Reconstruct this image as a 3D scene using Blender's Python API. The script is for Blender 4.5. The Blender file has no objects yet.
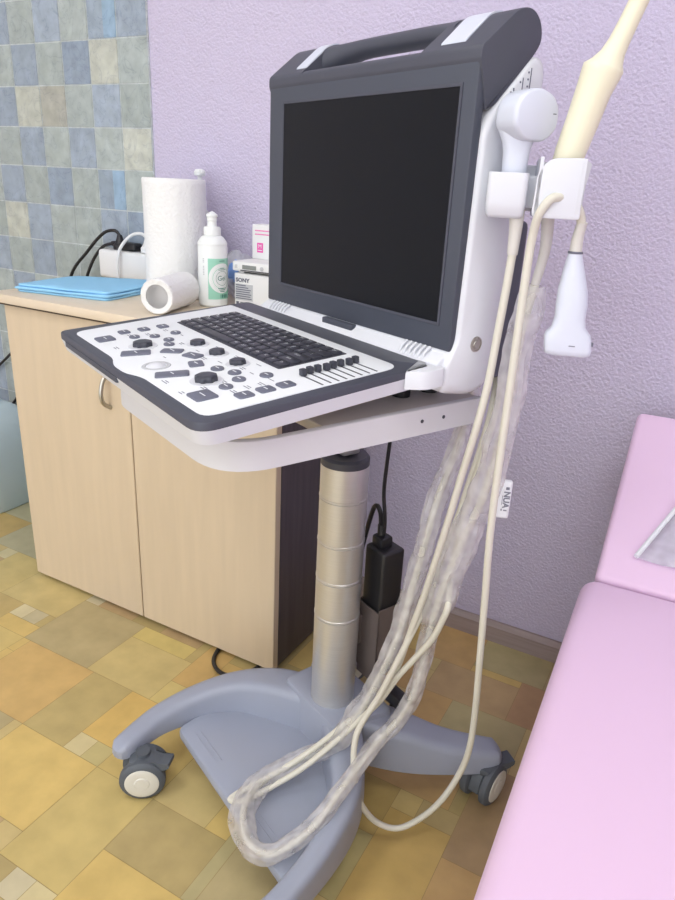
import bpy, bmesh, math, random
from mathutils import Vector, Matrix, noise
random.seed(7)
scn = bpy.context.scene
COL = scn.collection
PI = math.pi

# ------------------------------------------------------------------ helpers
def lin(r, g=None, b=None):
    if g is None: r, g, b = r
    f = lambda c: (c/255/12.92) if c/255 <= .04045 else ((c/255+.055)/1.055)**2.4
    return (f(r), f(g), f(b), 1)

def mat(name, color, rough=.5, metal=0, spec=.5, bump=None, noise_amt=0, noise_scale=20, stretch=None, coat=0, attr=None, emit=None, trans=0):
    m = bpy.data.materials.new(name); m.use_nodes = True
    nt = m.node_tree; p = nt.nodes['Principled BSDF']
    c = lin(color)
    p.inputs['Base Color'].default_value = c
    p.inputs['Roughness'].default_value = rough
    p.inputs['Metallic'].default_value = metal
    p.inputs['Specular IOR Level'].default_value = spec
    p.inputs['Coat Weight'].default_value = coat
    p.inputs['Transmission Weight'].default_value = trans
    tc = nt.nodes.new('ShaderNodeTexCoord'); mp = nt.nodes.new('ShaderNodeMapping')
    nt.links.new(tc.outputs['Object'], mp.inputs['Vector'])
    if stretch: mp.inputs['Scale'].default_value = stretch
    src = None
    if attr:
        a = nt.nodes.new('ShaderNodeAttribute'); a.attribute_name = attr; src = a.outputs['Color']
    if noise_amt:
        n = nt.nodes.new('ShaderNodeTexNoise'); n.inputs['Scale'].default_value = noise_scale; n.inputs['Detail'].default_value = 6
        nt.links.new(mp.outputs['Vector'], n.inputs['Vector'])
        r = nt.nodes.new('ShaderNodeMapRange'); r.inputs['From Min'].default_value = .3; r.inputs['From Max'].default_value = .7
        r.inputs['To Min'].default_value = 1-noise_amt; r.inputs['To Max'].default_value = 1+noise_amt
        nt.links.new(n.outputs['Fac'], r.inputs['Value'])
        mx = nt.nodes.new('ShaderNodeVectorMath'); mx.operation = 'SCALE'
        if src: nt.links.new(src, mx.inputs[0])
        else: mx.inputs[0].default_value = c[:3]
        nt.links.new(r.outputs['Result'], mx.inputs['Scale'])
        nt.links.new(mx.outputs['Vector'], p.inputs['Base Color'])
    elif src: nt.links.new(src, p.inputs['Base Color'])
    if bump:
        sc, st, dist = bump
        n2 = nt.nodes.new('ShaderNodeTexNoise'); n2.inputs['Scale'].default_value = sc; n2.inputs['Detail'].default_value = 3
        nt.links.new(tc.outputs['Object'], n2.inputs['Vector'])
        b = nt.nodes.new('ShaderNodeBump'); b.inputs['Strength'].default_value = st; b.inputs['Distance'].default_value = dist
        nt.links.new(n2.outputs['Fac'], b.inputs['Height']); nt.links.new(b.outputs['Normal'], p.inputs['Normal'])
    if emit:
        p.inputs['Emission Color'].default_value = lin(emit[0]); p.inputs['Emission Strength'].default_value = emit[1]
    return m

def film(name, color, opac, rough=.25, bump=60):
    """crumpled translucent plastic film: part see-through, part milky, glossy folds"""
    m = bpy.data.materials.new(name); m.use_nodes = True
    nt = m.node_tree; nt.nodes.clear()
    out = nt.nodes.new('ShaderNodeOutputMaterial')
    tr = nt.nodes.new('ShaderNodeBsdfTransparent'); tr.inputs['Color'].default_value = (.97, .97, .97, 1)
    p = nt.nodes.new('ShaderNodeBsdfPrincipled'); p.inputs['Base Color'].default_value = lin(color)
    p.inputs['Roughness'].default_value = rough; p.inputs['Specular IOR Level'].default_value = .8
    tl = nt.nodes.new('ShaderNodeBsdfTranslucent'); tl.inputs['Color'].default_value = lin(color)
    tc = nt.nodes.new('ShaderNodeTexCoord')
    n = nt.nodes.new('ShaderNodeTexNoise'); n.inputs['Scale'].default_value = bump; n.inputs['Detail'].default_value = 1.5
    nt.links.new(tc.outputs['Object'], n.inputs['Vector'])
    b = nt.nodes.new('ShaderNodeBump'); b.inputs['Strength'].default_value = .5; b.inputs['Distance'].default_value = .004
    nt.links.new(n.outputs['Fac'], b.inputs['Height']); nt.links.new(b.outputs['Normal'], p.inputs['Normal'])
    m1 = nt.nodes.new('ShaderNodeMixShader'); m1.inputs['Fac'].default_value = .4
    nt.links.new(p.outputs[0], m1.inputs[1]); nt.links.new(tl.outputs[0], m1.inputs[2])
    r = nt.nodes.new('ShaderNodeMapRange'); r.inputs['From Min'].default_value = .35; r.inputs['From Max'].default_value = .7
    r.inputs['To Min'].default_value = opac-.12; r.inputs['To Max'].default_value = min(1, opac+.15)
    nt.links.new(n.outputs['Fac'], r.inputs['Value'])
    m2 = nt.nodes.new('ShaderNodeMixShader'); nt.links.new(r.outputs['Result'], m2.inputs['Fac'])
    nt.links.new(tr.outputs[0], m2.inputs[1]); nt.links.new(m1.outputs[0], m2.inputs[2])
    nt.links.new(m2.outputs[0], out.inputs['Surface'])
    return m

# ---- mesh collecting: every function below appends to a bmesh in some frame
def V(*a): return Vector(a)

def add_box(bm, lo, hi, bev=0, seg=2, M=None, mi=0):
    lo, hi = Vector(lo), Vector(hi)
    t = bmesh.new()
    bmesh.ops.create_cube(t, size=1)
    for v in t.verts:
        v.co = Vector([(lo[i]+hi[i])/2 + v.co[i]*(hi[i]-lo[i]) for i in range(3)])
    if bev: bmesh.ops.bevel(t, geom=list(t.edges), offset=bev, segments=seg, profile=.5, affect='EDGES')
    merge(bm, t, M, mi)

def merge(bm, t, M=None, mi=0):
    if M is not None: t.transform(M)
    vm = {}
    for v in t.verts: vm[v] = bm.verts.new(v.co)
    for f in t.faces:
        try:
            nf = bm.faces.new([vm[v] for v in f.verts]); nf.material_index = mi
        except ValueError: pass
    t.free()

def loft(bm, secs, cap=True, closed=False, mi=0):
    rings = [[bm.verts.new(p) for p in s] for s in secs]
    n = len(rings[0]); m = len(rings)
    for i in range(m if closed else m-1):
        a, b = rings[i], rings[(i+1) % m]
        for j in range(n):
            try: bm.faces.new([a[j], a[(j+1) % n], b[(j+1) % n], b[j]]).material_index = mi
            except ValueError: pass
    if cap and not closed:
        try:
            bm.faces.new(list(reversed(rings[0]))).material_index = mi
            bm.faces.new(rings[-1]).material_index = mi
        except ValueError: pass

def catmull(pts, k=8):
    P = [Vector(p) for p in pts]; out = []
    for i in range(len(P)-1):
        p0 = P[max(i-1, 0)]; p1 = P[i]; p2 = P[i+1]; p3 = P[min(i+2, len(P)-1)]
        for j in range(k):
            t = j/k
            out.append(.5*((2*p1)+(p2-p0)*t+(2*p0-5*p1+4*p2-p3)*t*t+(3*p1-p0-3*p2+p3)*t**3))
    out.append(P[-1]); return out

def tube(bm, pts, r, n=10, k=8, smooth=True, mi=0, rough=0, fr=60, seed=0):
    """tube along pts; r number or function of 0..1; rough = crumple amplitude"""
    P = catmull(pts, k) if smooth else [Vector(p) for p in pts]
    T = [(P[min(i+1, len(P)-1)]-P[max(i-1, 0)]).normalized() for i in range(len(P))]
    up = Vector((0, 0, 1)) if abs(T[0].z) < .9 else Vector((1, 0, 0))
    nrm = (up-T[0]*up.dot(T[0])).normalized()
    secs = []
    for i, (p, t) in enumerate(zip(P, T)):
        nrm = (nrm-t*nrm.dot(t)).normalized(); b = t.cross(nrm)
        rr = r(i/(len(P)-1)) if callable(r) else r
        s = []
        for j in range(n):
            a = 2*PI*j/n; d = nrm*math.cos(a)+b*math.sin(a); q = p+d*rr
            if rough: q = p+d*rr*(1+rough*noise.noise(q*fr+Vector((seed, 0, 0)))*2)
            s.append(q)
        secs.append(s)
    loft(bm, secs, mi=mi)

def lathe(bm, prof, M=None, n=32, mi=0):
    t = bmesh.new()
    secs = [[Vector((r*math.cos(2*PI*j/n), r*math.sin(2*PI*j/n), z)) for j in range(n)] for r, z in prof]
    loft(t, secs); merge(bm, t, M, mi)

def round_poly(pts, r, k=5):
    """round the corners of a 2D polygon; r number or list"""
    out = []; n = len(pts)
    for i in range(n):
        p = Vector(pts[i]); a = Vector(pts[i-1]); b = Vector(pts[(i+1) % n])
        rr = r[i] if isinstance(r, (list, tuple)) else r
        d1 = a-p; d2 = b-p
        l = min(rr, d1.length*.49, d2.length*.49)
        if l < 1e-6: out.append(p); continue
        s = p+d1.normalized()*l; e = p+d2.normalized()*l
        for j in range(k+1):
            t = j/k; out.append((1-t)**2*s+2*t*(1-t)*p+t*t*e)
    return out

def prism(bm, poly, f0, f1, bev=0, mi=0, M=None, inset0=0):
    """poly 2D points; f0/f1 map (x,y)->3D for the two ends; bev = chamfer at f1 end"""
    t = bmesh.new()
    c = sum((Vector(p) for p in poly), Vector((0, 0)))/len(poly)
    def ins(d):
        n = len(poly); o = []
        for i in range(n):
            p = Vector(poly[i]); a = Vector(poly[i-1]); b = Vector(poly[(i+1) % n])
            tt = (b-a)
            if tt.length < 1e-9: o.append(p); continue
            tt.normalize(); nn = Vector((-tt.y, tt.x))
            o.append(p+nn*d)
        return o
    area = sum(poly[i-1][0]*poly[i][1]-poly[i][0]*poly[i-1][1] for i in range(len(poly)))
    sg = 1 if area > 0 else -1
    p0 = [Vector(p) for p in poly]
    secs = []
    if inset0: secs.append([Vector(f0(*q)) for q in ins(sg*inset0)])
    else: secs.append([Vector(f0(*q)) for q in p0])
    if inset0: secs.append([Vector(f0(*q))*.7+Vector(f1(*q))*.3 for q in p0])
    if bev:
        q0 = [Vector(f0(*q)) for q in p0]; q1 = [Vector(f1(*q)) for q in p0]
        h = (q1[0]-q0[0]).length
        secs.append([a+(b-a)*max(0, 1-bev/h) for a, b in zip(q0, q1)])
        secs.append([a+(b-a)*max(0, 1-.3*bev/h) for a, b in zip([Vector(f0(*q)) for q in ins(sg*bev*.3)], [Vector(f1(*q)) for q in ins(sg*bev*.3)])])
        secs.append([Vector(f1(*q)) for q in ins(sg*bev)])
    else: secs.append([Vector(f1(*q)) for q in p0])
    loft(t, secs); merge(bm, t, M, mi)

def build(name, bm, m, parent=None, smooth=35, M=None, origin=None):
    if M is not None: bm.transform(M)
    bmesh.ops.recalc_face_normals(bm, faces=list(bm.faces))
    if origin is not None: bmesh.ops.translate(bm, verts=list(bm.verts), vec=-Vector(origin))
    me = bpy.data.meshes.new(name); bm.to_mesh(me); bm.free()
    for x in (m if isinstance(m, (list, tuple)) else [m]): me.materials.append(x)
    if smooth:
        for f in me.polygons: f.use_smooth = True
        try: me.set_sharp_from_angle(angle=math.radians(smooth))
        except Exception: pass
    o = bpy.data.objects.new(name, me); COL.objects.link(o)
    if parent: o.parent = parent
    elif origin is not None: o.location = origin
    return o

def tag(o, label, cat, group=None, kind=None):
    if label: o['label'] = label
    if cat: o['category'] = cat
    if group: o['group'] = group
    if kind: o['kind'] = kind
    return o

def thing(name, label, cat, loc=(0, 0, 0), rz=0, group=None):
    o = bpy.data.objects.new(name, None); COL.objects.link(o)
    o.location = loc; o.rotation_euler = (0, 0, rz); o.empty_display_size = .05
    return tag(o, label, cat, group)

def struct(name, bm, m, label=None, smooth=0):
    o = build(name, bm, m, smooth=smooth); o['kind'] = 'structure'
    if label: o['label'] = label
    return o

_txt = {}
def text_bm(s, size, extrude=.0, bold=0):
    """flat text as a bmesh in its own XY plane, centred"""
    cu = bpy.data.curves.new('t', 'FONT'); cu.body = s; cu.size = size; cu.align_x = 'CENTER'; cu.align_y = 'CENTER'
    cu.resolution_u = 3; cu.extrude = extrude; cu.offset = bold
    o = bpy.data.objects.new('t', cu); COL.objects.link(o)
    dg = bpy.context.evaluated_depsgraph_get(); dg.update()
    me = bpy.data.meshes.new_from_object(o.evaluated_get(dg))
    bpy.data.objects.remove(o); bpy.data.curves.remove(cu)
    t = bmesh.new(); t.from_mesh(me); bpy.data.meshes.remove(me)
    return t

def add_text(bm, s, size, M, mi=0, fn=None, bold=0):
    t = text_bm(s, size, 0, bold)
    if fn:
        bmesh.ops.subdivide_edges(t, edges=list(t.edges), cuts=1)
        for v in t.verts: v.co = fn(v.co)
        M = None
    merge(bm, t, M, mi)

def frameM(o, x, y, z):
    """matrix with the given axes and origin"""
    x, y, z = Vector(x), Vector(y), Vector(z)
    return Matrix(((x[0], y[0], z[0], o[0]), (x[1], y[1], z[1], o[1]), (x[2], y[2], z[2], o[2]), (0, 0, 0, 1)))

# ------------------------------------------------------------------ materials
M = {}
M['wall'] = mat('purple_stucco', (201, 193, 217), .75, spec=.25, bump=(210, .75, .006))
M['side'] = mat('plain_wall', (222, 216, 224), .8)
M['ceil'] = mat('ceiling_white', (240, 240, 238), .85)
M['floor'] = mat('linoleum', (255, 255, 255), .42, spec=.35, attr='tint', noise_amt=.09, noise_scale=22)
M['tile'] = mat('glazed_tile', (255, 255, 255), .3, attr='tint', noise_amt=.16, noise_scale=34)
nt = M['tile'].node_tree                       # darker marble veins
pb_ = nt.nodes['Principled BSDF']; srcl = pb_.inputs['Base Color'].links[0].from_socket
tc_ = nt.nodes.new('ShaderNodeTexCoord'); vn = nt.nodes.new('ShaderNodeTexNoise')
vn.inputs['Scale'].default_value = 17; vn.inputs['Detail'].default_value = 7; vn.inputs['Distortion'].default_value = 1.6
nt.links.new(tc_.outputs['Object'], vn.inputs['Vector'])
vr = nt.nodes.new('ShaderNodeValToRGB'); cr = vr.color_ramp
cr.elements[0].position = .40; cr.elements[0].color = (1, 1, 1, 1); cr.elements[1].position = .62; cr.elements[1].color = (1.0, 1.0, .98, 1)
e_ = cr.elements.new(.475); e_.color = (.97, .97, .98, 1); e_ = cr.elements.new(.49); e_.color = (.76, .78, .82, 1); e_ = cr.elements.new(.505); e_.color = (.98, .98, .98, 1)
nt.links.new(vn.outputs['Fac'], vr.inputs['Fac'])
mm = nt.nodes.new('ShaderNodeMix'); mm.data_type = 'RGBA'; mm.blend_type = 'MULTIPLY'; mm.inputs[0].default_value = 1
nt.links.new(srcl, mm.inputs[6]); nt.links.new(vr.outputs['Color'], mm.inputs[7]); nt.links.new(mm.outputs[2], pb_.inputs['Base Color'])
M['base'] = mat('baseboard_grey', (158, 143, 140), .5, noise_amt=.12, noise_scale=8, stretch=(1, 20, 20))
M['wood'] = mat('pale_maple', (208, 190, 163), .45, noise_amt=.035, noise_scale=6, stretch=(9, 9, .8))
M['top'] = mat('counter_beige', (222, 207, 184), .4, noise_amt=.03, noise_scale=30)
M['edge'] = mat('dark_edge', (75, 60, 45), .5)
M['wenge'] = mat('dark_wenge', (76, 68, 72), .45, noise_amt=.2, noise_scale=6, stretch=(14, 14, 1))
M['metal'] = mat('satin_nickel', (186, 183, 174), .4, metal=1)
M['alu'] = mat('brushed_aluminium', (212, 212, 211), .34, metal=.75, noise_amt=.03, noise_scale=10, stretch=(1, 1, 60))
M['cart'] = mat('blue_grey_plastic', (153, 159, 175), .38, spec=.45)
M['white'] = mat('white_plastic', (213, 215, 221), .42)
M['tray'] = mat('tray_white', (212, 212, 215), .42)
M['traytop'] = mat('tray_top', (196, 190, 184), .5)
M['dark'] = mat('charcoal_plastic', (74, 76, 87), .48, spec=.4)
M['bezel'] = mat('bezel_plastic', (70, 74, 85), .45, spec=.4)
M['screen'] = mat('screen_glass', (17, 20, 25), .3, spec=.2)
M['key'] = mat('key_black', (55, 56, 66), .45)
M['btn'] = mat('button_grey', (104, 107, 122), .5)
M['knob'] = mat('knob_dark', (60, 62, 72), .4)
M['print'] = mat('print_white', (225, 228, 232), .6)
M['ink'] = mat('print_grey', (120, 122, 135), .6)
M['black'] = mat('black_plastic', (28, 28, 31), .4)
M['bracket'] = mat('bracket_metal', (112, 102, 99), .4, metal=.3)
M['rubber'] = mat('caster_rubber', (84, 90, 98), .55)
M['hub'] = mat('caster_disc', (214, 212, 202), .5)
M['probe'] = mat('probe_white', (206, 211, 224), .35)
M['cup'] = mat('holder_white', (208, 210, 217), .4)
M['cream'] = mat('cream_plastic', (226, 221, 196), .4)
M['cable'] = mat('cable_cream', (208, 205, 192), .45)
M['relief'] = mat('strain_relief', (205, 202, 196), .5)
M['film'] = film('plastic_film', (243, 241, 243), .38, .12, 40)
M['film2'] = film('clear_bag', (232, 234, 240), .55, bump=40)
M['paper'] = mat('paper_white', (234, 235, 235), .85, spec=.1, bump=(160, .6, .004))
M['core'] = mat('roll_core', (205, 205, 206), .9)
M['pad'] = mat('blue_pad', (150, 204, 238), .75, spec=.2, bump=(60, .25, .004))
M['pink'] = mat('pink_vinyl', (229, 199, 226), .45, spec=.35)
M['bottle'] = mat('bottle_white', (230, 234, 233), .35)
M['green'] = mat('label_green', (152, 208, 186), .5)
M['dgreen'] = mat('label_dark_green', (70, 130, 115), .5)
M['carton'] = mat('carton_white', (226, 227, 227), .6)
M['grey'] = mat('label_grey', (190, 192, 196), .6)
M['magenta'] = mat('magenta_print', (226, 90, 170), .6)
M['lcd'] = mat('lcd_grey', (128, 134, 132), .4)
M['bluebag'] = mat('blue_plastic', (120, 160, 225), .5)
M['canister'] = mat('canister_plastic', (196, 214, 222), .4)
M['frame'] = mat('couch_frame', (210, 208, 208), .4)
M['lampf'] = mat('lamp_frame', (235, 235, 235), .5)
M['lamp'] = mat('lamp_diffuser', (255, 255, 255), .5, emit=((255, 252, 246), 3.0))

# ------------------------------------------------------------------ room shell
YW = 1.27
WX0, WX1, WY0, CZ = -2.3, 1.5, -2.6, 2.45

def tint_mesh(name, quads, m, depth_fn=None):
    bm = bmesh.new(); cl = bm.loops.layers.color.new('tint') if False else bm.loops.layers.float_color.new('tint')
    for pts, c in quads:
        f = bm.faces.new([bm.verts.new(p) for p in pts])
        for l in f.loops: l[cl] = c
    bmesh.ops.recalc_face_normals(bm, faces=list(bm.faces))
    me = bpy.data.meshes.new(name); bm.to_mesh(me); bm.free(); me.materials.append(m)
    o = bpy.data.objects.new(name, me); COL.objects.link(o); return o

# floor: printed linoleum laid out as rectangles, axis parallel to the wall
G = .02
NX, NY = int((WX1-WX0)/G), int((YW-WY0)/G)
occ = [[None]*NY for _ in range(NX)]
rects = []
def put(x0, x1, y0, y1, c):
    i0, i1 = round((x0-WX0)/G), round((x1-WX0)/G); j0, j1 = round((y0-WY0)/G), round((y1-WY0)/G)
    i0, j0, i1, j1 = max(i0, 0), max(j0, 0), min(i1, NX), min(j1, NY)
    for i in range(i0, i1):
        for j in range(j0, j1):
            if occ[i][j]: return
    for i in range(i0, i1):
        for j in range(j0, j1): occ[i][j] = 1
    if i1 > i0 and j1 > j0: rects.append((i0, i1, j0, j1, c))
YEL = (216, 186, 112); ORG = (208, 168, 106); TAN = (204, 184, 130); GRY = (172, 160, 128); BRG = (180, 162, 110)
BRN = (168, 150, 104); PAL = (218, 208, 168); WHI = (206, 202, 184); ROS = (184, 152, 120); GRN = (172, 166, 130); ORD = (196, 154, 104)
for r in [(-1.09, -.91, .74, .9, GRY), (-1.08, -.9, .58, .74, ORG), (-.9, -.8, .58, .74, BRG), (-.8, -.76, .58, .62, PAL), (-.76, -.72, .58, .62, (190, 180, 128)),
          (-.8, -.72, .62, .74, (222, 182, 100)), (-.91, -.75, .74, .86, (206, 188, 130)), (-.91, -.77, .86, .9, (214, 196, 120)), (-.9, -.72, .43, .58, (222, 190, 112)),
          (-.72, -.6, .4, .58, (204, 182, 116)), (-.6, -.46, .47, .58, BRN), (-.68, -.64, .36, .4, WHI), (-.64, -.6, .36, .4, PAL), (-.6, -.44, .3, .47, (218, 186, 108)),
          (-1.28, -1.1, .82, .94, (206, 188, 130)), (-1.2, -1.16, .78, .82, (222, 216, 188)), (-1.16, -1.12, .78, .82, (190, 186, 166)), (-1.3, -1.2, .74, .82, (190, 166, 110)),
          (-1.3, -1.1, .58, .74, (214, 190, 120)), (-.37, -.28, 1.14, 1.26, ORD), (-.28, -.14, 1.16, 1.26, GRN), (-.33, -.18, 1.04, 1.14, ROS), (-.18, -.06, 1.04, 1.16, (180, 136, 110)),
          (-.34, -.27, .94, 1.04, ORD), (-.27, -.13, .92, 1.04, GRN), (-.18, -.12, .72, .92, (160, 130, 104)), (-.28, -.24, .76, .8, (206, 182, 120)), (-.24, -.18, .76, .8, (180, 160, 116)),
          (-.28, -.18, .58, .76, (200, 164, 92)), (-.32, -.28, .58, .7, (176, 168, 120)), (-.36, -.28, .7, .8, (176, 148, 86)), (-.18, -.1, .58, .72, ORD), (-.28, -.18, .8, .94, (190, 150, 92)),
          (-.72, -.6, .58, .74, (206, 180, 110)), (-.75, -.6, .74, .8, (214, 196, 128)), (-.77, -.7, .8, .84, PAL), (-.7, -.6, .8, .9, (206, 172, 106)),
          (-1.62, -1.5, .98, 1.08, (190, 160, 100)), (-1.43, -1.39, .92, .96, (214, 210, 178)), (-1.5, -1.28, .96, 1.1, (176, 178, 160)), (-1.39, -1.28, .82, .96, (210, 190, 126)), (-1.8, -1.5, 1.08, 1.26, (172, 176, 160))]:
    put(*r)
pal = [YEL, ORG, TAN, GRY, BRG, BRN, TAN, YEL, ROS, GRN, ORD]
for j in range(NY):
    for i in range(NX):
        if occ[i][j]: continue
        small = random.random() < .05
        w, h = (2, 2) if small else (random.choice([4, 5, 7, 8, 9]), random.choice([5, 6, 7, 8]))
        ww = 0
        while ww < w and i+ww < NX and not occ[i+ww][j]: ww += 1
        hh = 0
        while hh < h and j+hh < NY and all(not occ[i+a][j+hh] for a in range(ww)): hh += 1
        put(WX0+i*G, WX0+(i+ww)*G, WY0+j*G, WY0+(j+hh)*G, random.choice([PAL, WHI, TAN]) if small else random.choice(pal))
quads = []
g = .0004
SEAM = lin(160, 138, 90)
for i0, i1, j0, j1, c in rects:
    x0, x1, y0, y1 = WX0+i0*G, WX0+i1*G, WY0+j0*G, WY0+j1*G
    c = tuple(c[i]*.58+(192, 172, 116)[i]*.42 for i in range(3))
    quads.append(([(x0+g, y0+g, 0), (x1-g, y0+g, 0), (x1-g, y1-g, 0), (x0+g, y1-g, 0)], lin(c)))
quads.append(([(WX0, WY0, -.0004), (WX1, WY0, -.0004), (WX1, YW, -.0004), (WX0, YW, -.0004)], SEAM))
fl = tint_mesh('floor', quads, M['floor']); fl['kind'] = 'structure'; fl['label'] = 'patchwork stone-print linoleum floor in yellow, tan and grey'

XT = -1.18   # where the tiled part of the wall ends
bm = bmesh.new(); add_box(bm, (WX0, YW, -.05), (WX1, YW+.1, CZ)); struct('wall_back', bm, M['wall'], 'lilac wall with fine stucco texture behind the cart')
bm = bmesh.new(); add_box(bm, (WX0-.1, WY0, -.05), (WX0, YW+.1, CZ)); struct('wall_left', bm, M['side'])
bm = bmesh.new(); add_box(bm, (WX1, WY0, -.05), (WX1+.1, YW+.1, CZ)); struct('wall_right', bm, M['side'])
bm = bmesh.new(); add_box(bm, (WX0-.1, WY0, CZ), (WX1+.1, YW+.1, CZ+.1)); struct('ceiling', bm, M['ceil'])

# glazed tiles on the left part of the back wall
TW, TH, Z0 = .0872, .0890, 1.170
tq = []
tcol = [(160, 172, 168), (150, 164, 178), (168, 174, 166), (140, 156, 176), (170, 180, 176), (154, 168, 160), (178, 184, 172), (146, 160, 170)]
ft = YW-.006
known = {}
rowcols = {-1: "bsgbgbgg", 0: "gLBgbggb", 1: "gbgtLbgb", 2: "LgbgbggB", 3: "gsgBgbgb", 4: "BbggbLgg", 5: "bgggbgbg", -2: "gbgLgbgb"}
for k in range(-15, 14):
    z1 = Z0-k*TH; z0 = z1-TH
    if z1 > CZ-.02 or z0 < .06: continue
    for n in range(12):
        x1 = XT-n*TW; x0 = max(x1-TW, WX0)
        if x1 <= WX0: continue
        rr = random.Random(k*31+n*7)
        ch = rowcols[(k+2) % 8-2][n % 8]
        c = {'g': (166, 176, 174), 'b': (154, 167, 181), 'L': (186, 190, 180), 't': (170, 171, 162), 'B': (146, 160, 176), 's': (150, 164, 178)}[ch]
        d = rr.randint(-5, 5); c = tuple(v+d for v in c)
        gp = .0013
        if ch == 's':
            xm = x0+(x1-x0)*.55
            c2 = (146, 172, 194)
            sp = [(x0+gp, xm, c), (xm, x1-gp, c2)]
        else: sp = [(x0+gp, x1-gp, c)]
        for a, b, cc in sp:
            tq.append(([(a, ft, z0+gp), (b, ft, z0+gp), (b, ft, z1-gp), (a, ft, z1-gp)], lin(cc)))
tq.append(([(WX0, ft+.001, 0), (XT, ft+.001, 0), (XT, ft+.001, CZ), (WX0, ft+.001, CZ)], lin(200, 208, 208)))
tq.append(([(XT, ft+.001, 0), (XT, YW, 0), (XT, YW, CZ), (XT, ft+.001, CZ)], lin(200, 208, 208)))
tl = tint_mesh('trim_1', tq, M['tile']); tl['kind'] = 'structure'; tl['label'] = 'blue and grey stone-look tiles covering the left part of the wall'
bm = bmesh.new()
prism(bm, [(YW, 0), (YW, .045), (YW-.006, .045), (YW-.014, .036), (YW-.014, 0)], lambda y, z: (XT, y, z), lambda y, z: (WX1, y, z))
struct('baseboard_back', bm, M['base'], 'greyish brown skirting board along the lilac wall')

# ceiling lamps (fluorescent panels) behind and over the camera
for (x, y) in [(-.9, -.1), (.5, -.1), (-.9, -1.5), (.5, -1.5)]:
    t = thing('ceiling_light', 'recessed square white fluorescent panel in the ceiling', 'lamp', (x, y, CZ-.03), group='ceiling light panels')
    bm = bmesh.new()
    for lo, hi in [((-.31, -.31, 0), (.31, -.28, .03)), ((-.31, .28, 0), (.31, .31, .03)), ((-.31, -.28, 0), (-.28, .28, .03)), ((.28, -.28, 0), (.31, .28, .03))]: add_box(bm, lo, hi)
    build('frame', bm, M['lampf'], t, 0)
    bm = bmesh.new(); add_box(bm, (-.28, -.28, .012), (.28, .28, .03)); build('diffuser', bm, M['lamp'], t, 0)

# ------------------------------------------------------------------ cabinet with worktop
CX0, CX1, CY0, CY1, CH = -1.273, -.604, .914, 1.255, .642
cab = thing('cabinet', 'pale maple low cabinet with two doors and dark side, against the tiled wall', 'cabinet', (0, 0, 0))
bm = bmesh.new()
add_box(bm, (CX0, CY0+.018, .012), (CX1, CY1, CH-.002))
for x in (CX0+.03, CX1-.07):
    for y in (CY0+.05, CY1-.07): add_box(bm, (x, y, 0), (x+.04, y+.04, .012))
build('body', bm, M['wenge'], cab, 0)
for k, (a, b) in enumerate([(CX0, -.9405), (-.9375, CX1)]):
    bm = bmesh.new(); add_box(bm, (a, CY0, .01), (b, CY0+.017, CH-.004), .0012, 1)
    d = build('door', bm, M['wood'], cab, 0)
    # bow handle near the meeting edge
    hx = -.99 if k == 0 else -.885
    bm = bmesh.new()
    tube(bm, [(hx, CY0, .535), (hx, CY0-.014, .530), (hx, CY0-.022, .505), (hx, CY0-.018, .485), (hx, CY0, .472)], .0042, 8, 6)
    build('handle', bm, M['metal'], d)
wt = bmesh.new(); add_box(wt, (-1.305, CY0-.012, CH), (CX1+.012, CY1, .66), .002, 2)
o = build('worktop', wt, M['top'], cab)
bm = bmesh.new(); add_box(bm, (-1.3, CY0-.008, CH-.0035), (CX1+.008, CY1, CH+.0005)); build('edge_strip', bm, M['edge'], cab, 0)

ZT = .6602
# ---- blue absorbent pads
PA = [(-1.272, .942), (-1.055, .985), (-1.085, 1.215), (-1.285, 1.11)]
def pad(label, dz, th, grow, seed):
    rr = random.Random(seed)
    c = Vector((-1.18, 1.06))
    pts = [c+(Vector(p)-c)*(grow+rr.uniform(-.02, .02)) for p in PA]
    poly = round_poly(pts, .012, 4)
    n = len(poly); dense = []
    for i in range(n):
        a, b = poly[i], poly[(i+1) % n]; L = max(1, int((b-a).length/.012))
        for j in range(L): dense.append(a+(b-a)*j/L)
    secs = []
    cc = sum(dense, Vector((0, 0)))/len(dense)
    for z, s in [(0, .985), (th*.3, 1), (th*.75, 1), (th, .985), (th+.001, .8), (th+.0012, .4), (th+.0012, .05)]:
        ring = []
        for p in dense:
            q = cc+(p-cc)*s
            w = noise.noise(Vector((q.x*22, q.y*22, seed)))*.003*(1 if z > 0 else 0)
            ring.append(Vector((q.x, q.y, ZT+dz+max(0, z+w*min(1, z/th)*.6))))
        secs.append(ring)
    bm = bmesh.new(); loft(bm, secs)
    org = Vector((cc.x, cc.y, ZT+dz))
    return tag(build('absorbent_pad', bm, M['pad'], None, 60, origin=org), label, 'pad', 'blue pads on the worktop')
pad('light blue absorbent pad lying directly on the worktop, bottom of the blue pile', 0, .0048, 1.0, 1)
pad('light blue absorbent pad folded flat, on top of the other blue pads', .0116, .0045, .985, 3)
pad('light blue absorbent pad in the middle of the blue pile', .0058, .0046, 1.01, 2)

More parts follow.
